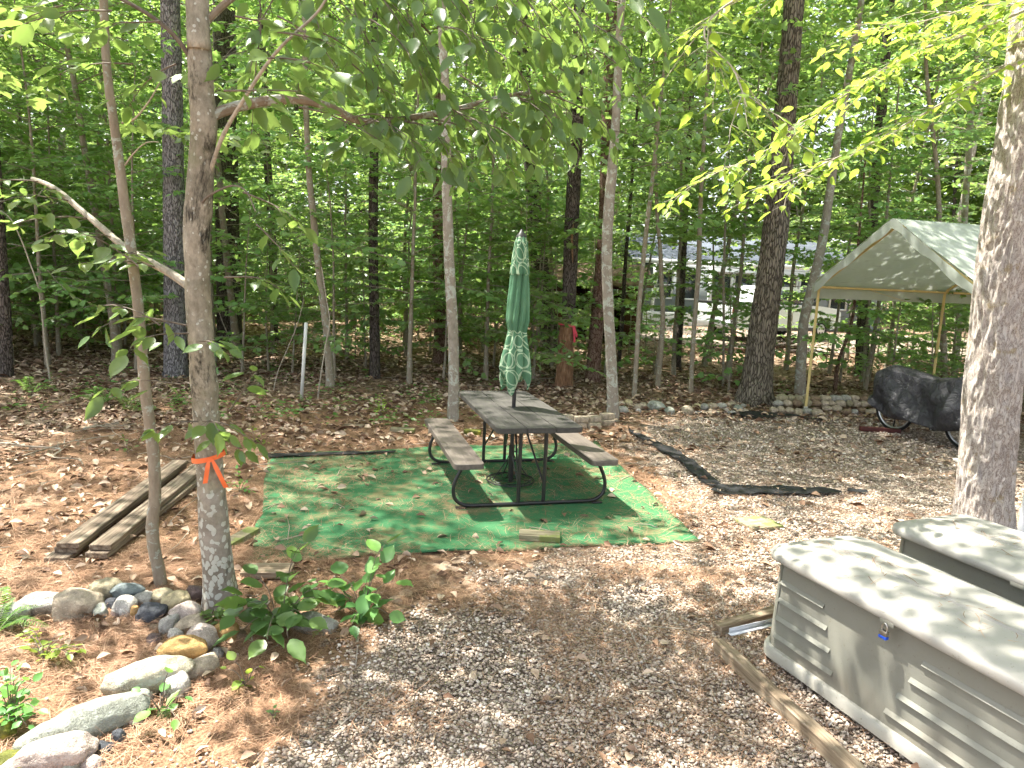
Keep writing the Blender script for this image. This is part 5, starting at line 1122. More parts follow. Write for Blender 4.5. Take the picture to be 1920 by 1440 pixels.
border = [
 (23, 1149, 50, 40, 'green', 'grey-green border stone at the left edge behind the fern', 0, 0),
 (78, 1128, 68, 44, 'white', 'pale lichen-covered border stone second from the left edge', 14, 0),
 (146, 1127, 76, 58, 'tan', 'largest rounded tan-grey stone in the back row of the border', 10, 0),
 (199, 1104, 46, 42, 'olive', 'olive stone tucked behind the big rounded one', 0, .01),
 (237, 1106, 58, 27, 'blue', 'flat oval blue-green stone lying on top of the back row', 4, .05),
 (189, 1145, 26, 32, 'green', 'small upright grey-green stone right of the big rounded one', 0, 0),
 (210, 1133, 30, 24, 'slate', 'small dark stone under the blue-green oval one', 0, 0),
 (234, 1136, 40, 34, 'white', 'white and grey stone below the blue-green oval one', -10, 0),
 (218, 1151, 24, 16, 'purple', 'low brown pebble in front of the white and grey stone', 0, 0),
 (267, 1119, 35, 25, 'grey', 'grey oval stone right of the blue-green one', 8, .02),
 (282, 1148, 50, 37, 'slate', 'dark slate-coloured stone in the middle of the back row', 8, 0),
 (253, 1146, 18, 26, 'ochre', 'small tan stone wedged left of the dark slate stone', 0, 0),
 (302, 1117, 54, 28, 'olive', 'long olive-brown stone at the foot of the thin sapling', 6, .01),
 (333, 1122, 42, 38, 'yellow', 'smooth yellowish stone near the spotted maple', 25, .03),
 (366, 1110, 34, 36, 'purple', 'dark purplish stone against the left side of the spotted maple', 0, 0),
 (318, 1147, 22, 18, 'tan', 'small tan stone below the yellowish one', 0, 0),
 (347, 1147, 50, 40, 'pink', 'rounded pinkish-tan stone below the spotted maple', 15, .02),
 (362, 1166, 54, 27, 'tan', 'long tan stone slanting up toward the maple base', 33, .02),
 (316, 1170, 30, 40, 'grey', 'grey-brown stone leaning on the slanting tan one', 35, 0),
 (328, 1187, 26, 20, 'white', 'small white stone in the bend of the border', 0, .01),
 (378, 1193, 56, 44, 'pink', 'pale pink and grey speckled stone at the bend of the border', -12, .02),
 (342, 1210, 82, 40, 'ochre', 'golden ochre stone at the bend of the border', 12, .04),
 (290, 1199, 28, 22, 'purple', 'dark low stone inside the bend of the border', 0, -.01),
 (292, 1176, 26, 18, 'brown', 'half-buried brown stone inside the bend of the border', 0, -.01),
 (277, 1263, 124, 58, 'cream', 'long smooth cream stone on the lower run of the border', 26, .03),
 (348, 1244, 30, 20, 'brown', 'small brown stone under the golden one', 0, .0),
 (376, 1247, 58, 36, 'tan', 'long tan-grey stone outside the golden one', 42, 0),
 (331, 1283, 50, 46, 'white', 'speckled white boulder below the long cream stone', 0, 0),
 (274, 1301, 38, 32, 'pink', 'pale stone half hidden by the small leafy plant', 0, -.01),
 (252, 1348, 28, 24, 'pink', 'pinkish round stone at the foot of the small leafy plant', 0, 0),
 (168, 1346, 160, 58, 'green', 'large flat grey-green slab on the lower left of the border', 33, .02),
 (95, 1410, 124, 52, 'pink', 'pinkish cream slab overlapping the grey-green slab', 20, .03),
 (179, 1405, 64, 26, 'slate', 'flat blue-grey slate beside the grey-green slab', 5, -.01),
 (222, 1382, 26, 34, 'slate', 'dark upright chip right of the grey-green slab', 0, -.01),
 (172, 1430, 50, 26, 'pink', 'beige rounded stone at the bottom edge of the photo', 0, 0),
 (133, 1432, 38, 36, 'green', 'grey-white stone at the bottom edge under the pinkish slab', 0, 0),
 (28, 1430, 90, 52, 'moss', 'stone thick with yellow-green moss in the bottom left corner', 0, 0),
 (8, 1368, 34, 40, 'moss', 'dark mossy lump at the left edge by the low seedlings', 0, 0),
 (422, 1183, 40, 42, 'ochre', 'ochre-brown stone right of the maple base under the leaves', 0, 0),
 (447, 1191, 28, 22, 'brown', 'brown stone beside the ochre-brown one', 0, -.01),
 (590, 1165, 80, 34, 'grey', 'grey block-like stone beneath the two leafy plants', 0, 0),
 (407, 1225, 21, 24, 'grey', 'small grey stone just outside the bend of the border', 0, 0)]
for (px, py, w_, h_, k, lab, tl, z) in border: rock(px, py, w_*1.1, h_*1.1, k, lab, tl, z, name='border_stone', group=BR)
ico3 = ico(3)
WL = 'stones of the low wall'
wall = [(1165, 756, 14, 12, 'tan'), (1179, 754, 16, 14, 'yellow'), (1169, 768, 23, 17, 'grey'), (1196, 762, 13, 12, 'tan'), (1206, 760, 17, 14, 'tan'), (1197, 769, 11, 9, 'white'), (1231, 760, 35, 21, 'green'), (1256, 769, 19, 17, 'green')]
names = ['small tan wall stone at the top left of the first cluster', 'yellowish wall stone on top of the first cluster', 'low grey wall stone beside the lichen-covered trunk', 'tan wall stone third from the lichen-covered trunk', 'tan wall stone touching the large grey-green one', 'small white wall stone in the first cluster', 'largest grey-green wall stone, standing alone', 'upright grey-green wall stone right of the largest one']
for r_, lab in zip(wall, names): rock(*r_, lab, 0, .0, name='wall_stone', group=WL, sub=ico3, rough=.7)
mid = [(1290, 768, 24, 20, 'tan'), (1307, 761, 16, 14, 'yellow'), (1321, 762, 15, 14, 'grey'), (1336, 761, 19, 17, 'tan'), (1354, 760, 20, 13, 'white'), (1373, 757, 16, 9, 'tan'), (1384, 765, 18, 14, 'green'), (1335, 773, 32, 10, 'tan'), (1362, 769, 12, 10, 'pink'), (1310, 773, 16, 9, 'grey'), (1372, 773, 16, 9, 'grey'), (1398, 770, 14, 10, 'tan'), (1394, 760, 12, 9, 'grey')]
ords = ['first', 'second', 'third', 'fourth', 'fifth', 'sixth', 'seventh', 'eighth', 'ninth', 'tenth', 'eleventh', 'twelfth', 'thirteenth']
for i, r_ in enumerate(sorted(mid)): rock(*r_, f'{r_[4]} stone, {ords[i]} from the left in the middle run of the low wall', 0, .0, name='wall_stone', group=WL, sub=ico3, rough=.7)
def ordn(n): return ['first', 'second', 'third', 'fourth', 'fifth', 'sixth', 'seventh', 'eighth', 'ninth', 'tenth', 'eleventh', 'twelfth', 'thirteenth', 'fourteenth', 'fifteenth', 'sixteenth'][min(n, 16)-1]
rw = []
x = 1446
for row, (yb, zz) in enumerate([(771, 0), (758, .07), (747, .14)]):
    x = 1444+row*5
    while x < 1632-(row == 2)*0:
        w_ = 13+9*rk.random(); 
        if not (1405 < x < 1440): rw.append((x+w_/2, yb+2*rk.normal(), w_+1.5, 12+3*rk.random(), ['tan', 'tan', 'brown', 'olive', 'tan', 'grey'][int(rk.integers(6))], row, zz))
        x += w_*.93
cnt = {0: 0, 1: 0, 2: 0}
for (px, py, w_, h_, k, row, zz) in rw:
    cnt[row] += 1
    c = UP(px, 772-row*0, 0)
    o = rock(px, py, w_, h_, k, f"{k} stone, {ordn(cnt[row])} from left in the {['bottom', 'middle', 'top'][row]} course behind the canopy post", 0, 0, name='wall_stone', group='stones of the wall behind the canopy post', sub=ico3, rough=.7)
    o.location = (o.location.x*(c.y+.12*row)/o.location.y if row else o.location.x, c.y+.1*row if row else o.location.y, zz+.05)

# ------------------------------------------------------------------ canopy tent
def tarp():
    s = N('canopy_tarp'); v = s.coord(); n1 = s.noise(v, 2.2, 6, .65, .4); n2 = s.noise(s.coord((1, 9, 1)), 3, 6, .7, .8)
    c = s.mix(s.fr(n1, .35, .7), (.42, .47, .41), (.53, .57, .52)); c = s.mix(s.math('MULTIPLY', s.fr(n2, .6, .68), .5), c, (.16, .17, .12))
    g = s.n('NewGeometry')
    b = s.bsdf(c, .6, s.bump(s.noise(v, 5, 4), .5, .02), spec=.3); t = s.n('BsdfTranslucent'); s.set(t.inputs[0], s.mix(.5, c, (.58, .6, .56)))
    mx = s.n('MixShader'); mx.inputs[0].default_value = .32; s.t.links.new(b.outputs[0], mx.inputs[1]); s.t.links.new(t.outputs[0], mx.inputs[2]); s.t.links.new(mx.outputs[0], s.out.inputs[0]); return s.m
M_tarp = tarp(); M_tube = flat_mat('yellowed_tent_pole', (.6, .47, .2), .45, .12, 6); M_foot = flat_mat('white_tent_foot', (.55, .55, .5), .5)
P1 = UP(1508, 772); ux = Vector((.97, .22, 0)).normalized(); vy = Vector((.225, -.975, 0)).normalized()   # ux along the ridge, vy across toward camera
LN = 6.0; WD = 3.05; HE = 2.03; HR = 2.93
ct = empty('canopy_tent', (P1.x, P1.y, 0), 0, label='open carport canopy with pale green tarp roof over yellowed poles', cat='canopy tent')
def CT(u, v, z): p = ux*u+vy*v; return np.array([p.x, p.y, z])
def sheet(name, fn, nu, nv, mat, parent, th=.004):
    U_, V_ = np.meshgrid(np.linspace(0, 1, nu), np.linspace(0, 1, nv)); P = np.array([[fn(a, b) for a, b in zip(r1, r2)] for r1, r2 in zip(U_, V_)])
    idx = np.arange(nu*nv).reshape(nv, nu); Fq = np.stack([idx[:-1, :-1], idx[:-1, 1:], idx[1:, 1:], idx[1:, :-1]], -1).reshape(-1, 4)
    return link(name, raw_mesh(name, P.reshape(-1, 3), [Fq], mat, True), parent)
def roof(u, t):
    # t 0..1 across: valance, slope, ridge, slope, valance (with rounded shoulders)
    L_ = -.06+u*(LN+.12)
    pr = np.array([(-.07, HE-.2), (-.065, HE-.03), (.0, HE+.07), (.38, HE+.29), (.95, HE+.62), (1.45, HR+.02), (1.525, HR+.05), (1.6, HR+.02), (2.1, HE+.62), (2.67, HE+.29), (3.05, HE+.07), (3.115, HE-.03), (3.12, HE-.2)])
    d = np.concatenate([[0], np.cumsum(np.hypot(*np.diff(pr, axis=0).T))]); q = t*d[-1]
    v = np.interp(q, d, pr[:, 0]); z = np.interp(q, d, pr[:, 1])
    sag = .035*math.sin(u*math.pi*3)**2*math.sin(min(1, max(0, (z-HE)/(HR-HE)))*math.pi)
    z -= sag+.012*float(vnoise(np.array([u*9, t*9, 1.]), 1)); return CT(L_, v, z)
sheet('roof_tarp', roof, 60, 60, M_tarp, ct)
def gable(u, t):
    # narrow hem folded over the front gable pipe
    a = (0, HE-.02) if u < .5 else (1.525, HR); b = (1.525, HR) if u < .5 else (3.05, HE-.02); q = u*2 % 1 if u < 1 else 1
    if u == .5: q = 0
    v = a[0]+(b[0]-a[0])*q; z = a[1]+(b[1]-a[1])*q+.045; return CT(-.065+.004*math.sin(u*60), v, z-t*.13*(1+.15*math.sin(u*31)))
sheet('gable_hem', gable, 61, 4, M_tarp, ct)
pr_ = .021
for v in (0, 3.05):
    for u in (0.02, 2.38, 4.8):
        m = MB(); m.tube([CT(u, v, .03), CT(u, v, HE-.05), CT(u, v+(.06 if v == 0 else -.06), HE+.03)], pr_, 12); m.build('pole', M_tube, ct, smooth=True)
        m = MB(); m.box(CT(u, v, .015), (.13, .13, .03)); m.tube([CT(u, v, .02), CT(u, v, .09)], .03, 12); m.build('foot', M_foot, ct, bevel=.004)
for u in (0.02, 2.38, 4.8):
    m = MB(); m.tube([CT(u, .05, HE+.02), CT(u, 1.525, HR-.05), CT(u, 3.0, HE+.02)], pr_, 10); m.build('rafter', M_tube, ct, smooth=True)
for v, z in ((.02, HE-.02), (1.525, HR-.06), (3.03, HE-.02)):
    m = MB(); m.tube([CT(0.02, v, z), CT(LN-.6, v, z)], pr_*.9, 10); m.build('rail', M_tube, ct, smooth=True)
m = MB(); m.tube([CT(.9, .03, HE-.03), CT(1.75, .02, HE-.22)], .004, 5); m.build('strap', M_tube, ct)

# ------------------------------------------------------------------ covered bicycle
M_rub = flat_mat('tyre_rubber', (.012, .012, .012), .7); M_rim = flat_mat('aluminium_rim', (.6, .6, .62), .3, .05, metal=.7); M_bike = flat_mat('dark_red_frame', (.06, .01, .012), .35)
wA = Vector((5.55, 10.12, 0)); wB = Vector((5.93, 9.06, 0)); bd_ = (wB-wA).normalized()
bk = empty('bicycle', (wA.x, wA.y, 0), math.atan2(bd_.y, bd_.x), label='bicycle standing under the canopy, only its wheels and pedals showing below the cover', cat='bicycle')
WB = (wB-wA).length; WR = .31
for x0 in (0, WB):
    wh = MB(); a = np.linspace(0, 2*np.pi, 49); wh.tube(np.stack([x0+WR*np.cos(a), 0*a, WR+.015+WR*np.sin(a)], -1), .021, 8, cap=False); w1_ = wh.build('wheel', M_rub, bk, smooth=True)
    r2 = MB(); r2.tube(np.stack([x0+(WR-.03)*np.cos(a), 0*a, WR+.015+(WR-.03)*np.sin(a)], -1), .013, 8, cap=False); o = r2.build('rim', M_rim, w1_, smooth=True)
    r3 = MB()
    for k in range(24): t = k*math.pi/12; r3.tube([(x0+.02*math.cos(t), .02*(-1)**k, WR+.015+.02*math.sin(t)), (x0+(WR-.035)*math.cos(t), 0, WR+.015+(WR-.035)*math.sin(t))], .0013, 3)
    r3.tube([(x0, -.045, WR+.015), (x0, .045, WR+.015)], .018, 10); r3.build('spokes', M_rim, w1_)
m = MB(); hb = WR+.015
for a_, b_ in [((0, 0, hb), (.42*WB, 0, .27)), ((0, 0, hb), (.32*WB, 0, .62)), ((.42*WB, 0, .27), (.3*WB, 0, .7)), ((.42*WB, 0, .27), (.86*WB, 0, .58)), ((.32*WB, 0, .62), (.86*WB, 0, .64)), ((WB, 0, hb), (.85*WB, 0, .72)), ((.85*WB, 0, .72), (.83*WB, 0, .82))]: m.tube([a_, b_], .015, 8)
m.build('frame', M_bike, bk, smooth=True)
m = MB(); a = np.linspace(0, 6.283, 25); m.tube(np.stack([.42*WB+.085*np.cos(a), 0*a+.045, .27+.085*np.sin(a)], -1), .006, 5, cap=False); m.tube([(.42*WB, .06, .27), (.42*WB+.1, .06, .14)], .009, 6); m.tube([(.42*WB, -.06, .27), (.42*WB-.1, -.06, .40)], .009, 6); m.build('crankset', M_rim, bk, smooth=True)
for sy, dx, z in ((.1, .1, .14), (-.1, -.1, .4)): m = MB(); m.box((.42*WB+dx, sy, z), (.09, .07, .02)); m.build('pedal', M_rub, bk, bevel=.004)
m = MB(); m.tube([(.83*WB, -.27, .84), (.83*WB, 0, .82), (.83*WB, .27, .84)], .012, 8); m.build('handlebar', M_steel, bk, smooth=True)
m = MB(); m.tube([(.3*WB, 0, .7), (.29*WB, 0, .76)], .013, 8); m.box((.27*WB, 0, .78), (.24, .14, .05), taper=.3); m.build('saddle', M_rub, bk, bevel=.015)
m = MB(); m.tube([(-.05, .06, .02), (.02, .04, .3)], .009, 6); m.build('kickstand', M_steel, bk)
def cover():
    s = N('black_cover_fabric'); v = s.coord(); n1 = s.noise(v, 3, 5); c = s.mix(n1, (.026, .026, .03), (.05, .05, .057)); s.bsdf(c, .45, s.bump(s.noise(v, 7, 5, .6, 1.5), 1, .05), spec=.4)
    nu, nv = 110, 90; V = []
    for i in range(nu):
        u = i/(nu-1); x = -.33+u*(WB+.8)
        top = np.interp(u, [0, .05, .14, .3, .5, .62, .75, .9, 1], [.62, .86, .93, .90, .84, .88, .97, .93, .7]); wd = np.interp(u, [0, .06, .2, .45, .62, .75, .9, 1], [.1, .24, .3, .26, .34, .4, .3, .12])
        bot = np.interp(u, [0, .1, .3, .55, .8, 1], [.42, .32, .21, .22, .25, .3])
        for j in range(nv):
            t = j/(nv-1)*2-1; at_ = abs(t); sg = 1 if t > 0 else -1
            q = min(1, at_/.35); z = top-(.055*q*q) if at_ < .35 else (top-.055)-(top-.055-bot)*((at_-.35)/.65)**1.05
            y = sg*(wd*.75*q if at_ < .35 else wd*(.75+.28*math.sin((at_-.35)/.65*1.7)))
            dr = max(0, (at_-.25))
            fold = .045*dr*math.sin(u*30+7*at_+sg)+.09*dr*math.sin(u*12-8*at_+2*sg)+.035*dr*float(vnoise(np.array([u*6, at_*5, sg*2.]), 2))
            z -= .05*dr*math.sin(u*13+sg)*at_
            z -= .07*math.exp(-((at_-.45-.3*math.sin(u*5))/.09)**2)*0
            V.append((x+.02*math.sin(at_*9+u*4)*dr, y+sg*fold, z))
    idx = np.arange(nu*nv).reshape(nu, nv); Fq = np.stack([idx[:-1, :-1], idx[1:, :-1], idx[1:, 1:], idx[:-1, 1:]], -1).reshape(-1, 4)
    V = np.array(V); V = V+.02*np.stack([vnoise(V, 4), vnoise(V, 4, 6), vnoise(V, 5, 12)], -1)
    o = link('bicycle_cover', raw_mesh('bicycle_cover', V, [Fq], s.m, True), label='black rain cover draped in folds over the bicycle under the canopy', cat='cover')
    md = o.modifiers.new('thickness', 'SOLIDIFY'); md.thickness = .004
    o.location = (wA.x, wA.y, .02); o.rotation_euler = (0, 0, math.atan2(bd_.y, bd_.x))
cover()
m = MB(); m.box((0, 0, .03), (.55, .09, .06), rotz(-.1)); m.build('wheel_chock', flat_mat('dark_red_wood', (.06, .012, .01), .6), loc=(5.3, 9.98, 0), bevel=.006, label='dark red board under the bicycle wheel', cat='board')

# ------------------------------------------------------------------ pickup truck
def truck():
    M_w = flat_mat('silver_white_paint', (.6, .63, .64), .3, .06, 2, spec=.6); M_gl = flat_mat('dark_glass', (.02, .025, .03), .08, .1, spec=.8); M_bk = flat_mat('black_trim', (.015, .015, .015), .5); M_dk = flat_mat('dark_rocker', (.07, .07, .07), .6)
    A = UP(1381, 637); B_ = UP(1557, 634); d = (B_-A); d.z = 0; d.normalize(); zg = gzs(A.x, A.y)+.03
    e = empty('pickup_truck', (A.x, A.y, zg), math.atan2(d.y, d.x), label='silver-white pickup truck parked on the dirt drive behind the trees', cat='pickup truck')
    wb = 3.5; ws = .96   # x forward, rear axle at 0
    def arch(cx, r=.47, n=10): return [(cx-r*math.cos(math.pi*k/n), .38+r*math.sin(math.pi*k/n)) for k in range(n+1)]
    low = [(-1.25, .5), (-.47, .42)]+arch(0)[1:-1]+[(.47, .4), (wb-.47, .4)]+arch(wb)[1:-1]+[(wb+.47, .42), (wb+.95, .5)]
    top = [(wb+1.0, .75), (wb+.98, 1.02), (wb+.75, 1.14), (wb+.1, 1.2), (wb-.65, 1.26), (.62, 1.26), (-1.22, 1.24), (-1.25, 1.1)]
    out = low+top
    def prism(m, o, y0, y1, inset=0):
        n = len(o); V = [(a, y0, b) for a, b in o]+[(a, y1, b) for a, b in o]; i = np.arange(n); j = (i+1) % n
        m.add(V, [np.stack([i, j, j+n, i+n], -1), i[None], (i+n)[::-1][None]])
    m = MB(); prism(m, out, -ws, ws); b = m.build('body', M_w, e, bevel=.03)
    cab = [(.62, 1.262), (wb-.65, 1.262), (wb-1.35, 1.82), (wb-1.6, 1.88), (.95, 1.88), (.78, 1.82)]
    m = MB(); n = len(cab); V = [(a, -ws+.04+(.16 if z > 1.5 else 0), z) for a, z in cab]+[(a, ws-.04-(.16 if z > 1.5 else 0), z) for a, z in cab]; i = np.arange(n); j = (i+1) % n
    m.add(V, [np.stack([i, j, j+n, i+n], -1), i[None], (i+n)[::-1][None]]); m.build('cab', M_w, e, bevel=.03)
    for sy in (-1, 1):
        for q in ([(.78, 1.3), (1.62, 1.3), (1.62, 1.78), (.98, 1.78)], [(1.7, 1.3), (2.65, 1.3), (2.2, 1.74), (1.7, 1.78)]):
            m = MB(); V = [(a, sy*(ws-.035-.16*(z-1.26)/.56+.012), z) for a, z in q]; V += [(a, y-sy*.02, z) for a, y, z in V]; m.add(V, [np.array([[0, 1, 2, 3], [7, 6, 5, 4]]), np.array([[0, 4, 5, 1], [1, 5, 6, 2], [2, 6, 7, 3], [3, 7, 4, 0]])]); m.build('side_window', M_gl, e)
        m = MB(); m.box((1.66, sy*(ws+.003), .9), (.012, .006, .62)); m.box((.68, sy*(ws+.003), .9), (.012, .006, .62)); m.box((2.72, sy*(ws+.003), .85), (.012, .006, .6)); m.build('door_seam', M_bk, e)
        for hx_ in (.85, 1.85): m = MB(); m.box((hx_, sy*(ws+.015), 1.08), (.16, .03, .035)); m.build('door_handle', M_bk, e, bevel=.006)
        m = MB(); m.box((2.62, sy*(ws+.12), 1.36), (.12, .2, .17)); m.build('mirror', M_bk, e, bevel=.03)
        m = MB(); m.box((wb*.5, sy*(ws-.04), .42), (wb-1.1, .1, .12)); m.build('rocker', M_dk, e, bevel=.02)
        m = MB(); m.box((wb+.93, sy*(ws-.24), .92), (.1, .42, .2)); m.build('headlight', M_rim, e, bevel=.03)
        m = MB(); m.box((-1.24, sy*(ws-.1), .95), (.05, .14, .4)); m.build('tail_light', flat_mat('tail_red', (.3, .01, .01), .3), e, bevel=.01)
        for cx in (0, wb):
            m = MB(); a = np.linspace(0, 2*np.pi, 33); yy = sy*(ws-.13)
            m.tube(np.stack([cx+.29*np.cos(a), 0*a+yy, .38+.29*np.sin(a)], -1), .095, 10, cap=False); wl = m.build('wheel', M_rub, e, smooth=True)
            m = MB(); m.tube([(cx, yy-.06*sy, .38), (cx, yy+.075*sy, .38)], .215, 28); m.build('rim', M_rim, wl, bevel=.01)
            m = MB()
            for k in range(5): t = k*1.2566+.3; m.tube([(cx+.13*math.cos(t), yy+.07*sy, .38+.13*math.sin(t)), (cx+.13*math.cos(t), yy+.085*sy, .38+.13*math.sin(t))], .038, 8)
            m.build('rim_holes', M_bk, wl)
    m = MB(); m.box((-.32, 0, 1.28), (1.8, 1.8, .07)); m.build('bed_cover', M_bk, e, bevel=.02)
    m = MB(); m.box((-1.3, 0, .55), (.14, 1.8, .18)); m.build('bumper', M_rim, e, bevel=.03); m = MB(); m.box((wb+1.02, 0, .56), (.14, 1.86, .24)); m.build('bumper', M_w, e, bevel=.04)
    m = MB(); V = [(wb-.68, -.78, 1.29), (wb-.68, .78, 1.29), (wb-1.32, .66, 1.79), (wb-1.32, -.66, 1.79)]; V = [(a+.025, b_2, c+.02) for a, b_2, c in V]; m.add(V, np.array([[0, 1, 2, 3]])); m.build('windscreen', M_gl, e)
truck()
# ------------------------------------------------------------------ house and shed
def house():
    M_sd = flat_mat('white_siding', (.2, .225, .23), .6, .05, 2); M_rf = flat_mat('blue_grey_shingles', (.085, .1, .125), .9, .2, 3, bump=.5, bscale=30, bdist=.02); M_gl = flat_mat('window_glass', (.035, .045, .045), .08, .3, 1, spec=.8); M_tr = flat_mat('white_trim', (.55, .56, .55), .5, .04)
    zg = 0; y0 = 33.0; x0, x1 = 5.6, 17.5; a = .08
    e = empty('white_house', (x0, y0, zg), a, label='white single-storey house with a row of tall windows and blue-grey roof beyond the drive', cat='house')
    L = x1-x0; D_ = 7.0; H = 2.75
    m = MB(); m.box((L/2, D_/2, H/2-.1), (L, D_, H+.2)); w_ = m.build('wall', M_sd, e)
    m = MB()
    for k in range(14): m.box((L/2, -.008, .25+k*.185), (L, .016, .02))
    m.build('siding', M_sd, w_)
    m = MB(); V = [(-.5, -.6, H), (L+.5, -.6, H), (L+.5, D_/2, H+1.35), (-.5, D_/2, H+1.35), (-.5, D_+.6, H), (L+.5, D_+.6, H)]; V2 = [(p, q, r+.16) for p, q, r in V]
    m.add(V+V2, [np.array([[6, 7, 8, 9], [9, 8, 11, 10], [0, 3, 2, 1], [3, 4, 5, 2], [0, 1, 7, 6], [4, 10, 11, 5], [0, 6, 9, 3], [3, 9, 10, 4], [1, 2, 8, 7], [2, 5, 11, 8]])]); m.build('roof', M_rf, e)
    m = MB(); m.box((L/2, -.63, H+.07), (L+1, .05, .2)); m.build('fascia', M_tr, e)
    for i, (xc, ww, z0, z1) in enumerate([(1.2, .75, 1.2, 2.35), (2.35, .75, 1.2, 2.35), (3.9, .9, 1.0, 2.4), (4.95, .9, 1.0, 2.4), (6.0, .9, 1.0, 2.4), (7.05, .9, 1.0, 2.4), (8.1, .9, 1.0, 2.4), (9.6, .8, 1.0, 2.4), (10.6, .8, 1.0, 2.4)]):
        m = MB(); cz = (z0+z1)/2; h = z1-z0
        m.box((xc-ww/2, -.035, cz), (.08, .07, h+.16)); m.box((xc+ww/2, -.035, cz), (.08, .07, h+.16)); m.box((xc, -.035, z1+.04), (ww-.08, .07, .08)); m.box((xc, -.045, z0-.04), (ww-.08, .09, .08)); m.box((xc, -.03, cz), (ww-.08, .05, .05))
        fr1 = m.build('window', M_tr, e); m = MB(); m.box((xc, -.02, cz), (ww-.08, .02, h)); m.build('pane', M_gl, fr1)
    for xx in (.4, 2.95): m = MB(); m.box((xx, -1.2, H/2-.05), (.12, .12, H)); m.build('porch_post', M_tr, e)
    m = MB(); m.box((1.7, -.9, .28), (3.0, .9, .56)); m.build('porch_step', M_tr, e, bevel=.01)
    # door
    m = MB(); m.box((L-.7, -.02, 1.05), (.9, .06, 2.05)); m.build('door', flat_mat('grey_door', (.2, .22, .24), .5), e, bevel=.01)
house()
def shed():
    M_sw = wood('brown_red_boards', (.035, .014, .01), (.1, .042, .03), (.15, .075, .05), (30, 30, 1.2)); M_sr = flat_mat('needle_covered_roof', (.2, .13, .1), .9, .4, 6, bump=.6, bscale=20, bdist=.03)
    e = empty('shed', (.75, 21.5, 0), -.05, label='low brown-red shed with needle-covered roof behind the leaning dark trunk', cat='shed')
    L, D_, H = 3.0, 2.6, 1.75
    m = MB(); m.box((.35, 0, H/2-.1), (.7, .06, H+.2)); m.box((L-.3, 0, H/2-.1), (.6, .06, H+.2)); m.box((L/2, D_, H/2-.1), (L, .06, H+.2)); m.box((.03, D_/2, H/2-.1), (.06, D_-.06, H+.2)); m.box((L-.03, D_/2, H/2-.1), (.06, D_-.06, H+.2)); m.build('wall', M_sw, e)
    m = MB(); V = [(-.3, -.35, H), (L+.3, -.35, H), (L+.3, D_/2, H+.6), (-.3, D_/2, H+.6), (-.3, D_+.35, H), (L+.3, D_+.35, H)]; V2 = [(p, q, r+.08) for p, q, r in V]
    m.add(V+V2, [np.array([[6, 7, 8, 9], [9, 8, 11, 10], [0, 3, 2, 1], [3, 4, 5, 2], [0, 1, 7, 6], [4, 10, 11, 5], [0, 6, 9, 3], [3, 9, 10, 4], [1, 2, 8, 7], [2, 5, 11, 8]])]); m.build('roof', M_sr, e)
    g = np.random.default_rng(3)
    # firewood and brush piled right of the shed
    for k in range(30):
        x = 6.3+2.8*g.random(); y = 20.3+1.2*g.random(); z = .06+.28*g.random()*(1-abs(x-7.7)/1.6); a = g.normal()*.5; L = .5+.8*g.random(); m = MB(); r = .025+.05*g.random()
        m.tube([(-L/2, 0, 0), (0, g.normal()*.03, .02), (L/2, 0, g.normal()*.06)], [r, r*.95, r*.8], 7)
        o = m.build('log', [M_bkGrey, M_bkDark, M_bkRed][k % 3], smooth=True, loc=(x, y, max(.05, z)), label=f"{['grey', 'dark', 'reddish'][k % 3]} {'long' if L > .95 else 'short'} {'thin limb' if r < .045 else 'log'} in the brush pile beside the drive", cat='log', group='logs in the brush pile beside the drive'); o.rotation_euler = (0, 0, a)
shed()

# ------------------------------------------------------------------ foreground plants
pg = np.random.default_rng(88)
def plant(px, py, stems, size, label, mat=M_leafG, tmpl=T_OW, name='leafy_plant', z=0, step=.42, jit=.35, cat='plant'):
    """stems: (tip px, tip py, bend) drawn as arching stems with alternate leaves"""
    b = UP(px, py, 0); e = empty(name, (b.x, b.y, 0), 0, label=label, cat=cat); tw = MB(); lv = Leaves(); bo = np.array(b)
    for (tx, ty, dy) in stems:
        t = AT(tx, ty, b.y+dy); t.z = max(t.z, .04)
        mid_ = (b+t)/2+Vector((0, 0, .25*(t-b).length)); P = smooth_path([b, mid_, t], 10)-bo; P[0][2] = -.02
        tw.tube(P, np.linspace(.0035, .0015, 10), 5)
        lv.along(P[2:], size, size*step, jit=jit, droop=.15, rg=pg, spread=1.1)
    tw.build('stem', M_twig, e, smooth=True); link('leaves', lv.mesh('leaves', tmpl, mat), e); return e
M_leafP = leafmat('broad_plant_leaf', (.04, .11, .035), (.08, .18, .05), (.15, .27, .06), tr=(.28, .45, .08), trf=.3, rough=.4)
plant(525, 1180, [(565, 1020, 0), (560, 1035, .05), (460, 1115, -.05), (480, 1080, .1), (440, 1150, -.2), (455, 1180, -.25), (500, 1195, -.35), (560, 1130, -.05), (590, 1120, 0), (540, 1195, -.3), (470, 1130, -.15), (610, 1100, .1), (575, 1160, -.2)], .135, 'bushy broad-leaved plant right of the spotted maple base', M_leafP)
plant(680, 1160, [(722, 1020, .05), (715, 1060, .05), (640, 1080, .1), (600, 1110, .1), (620, 1150, -.1), (660, 1170, -.2), (740, 1090, 0), (690, 1080, 0), (725, 1150, -.1), (650, 1110, 0), (590, 1090, .15)], .13, 'second broad-leaved plant, right of the bushy one', M_leafP)
plant(303, 1342, [(315, 1262, 0), (262, 1300, 0), (345, 1305, 0), (285, 1330, -.1), (330, 1345, -.1), (300, 1300, .05)], .075, 'small broad-leaved plant in front of the pale border stones', M_leafG, step=.8)
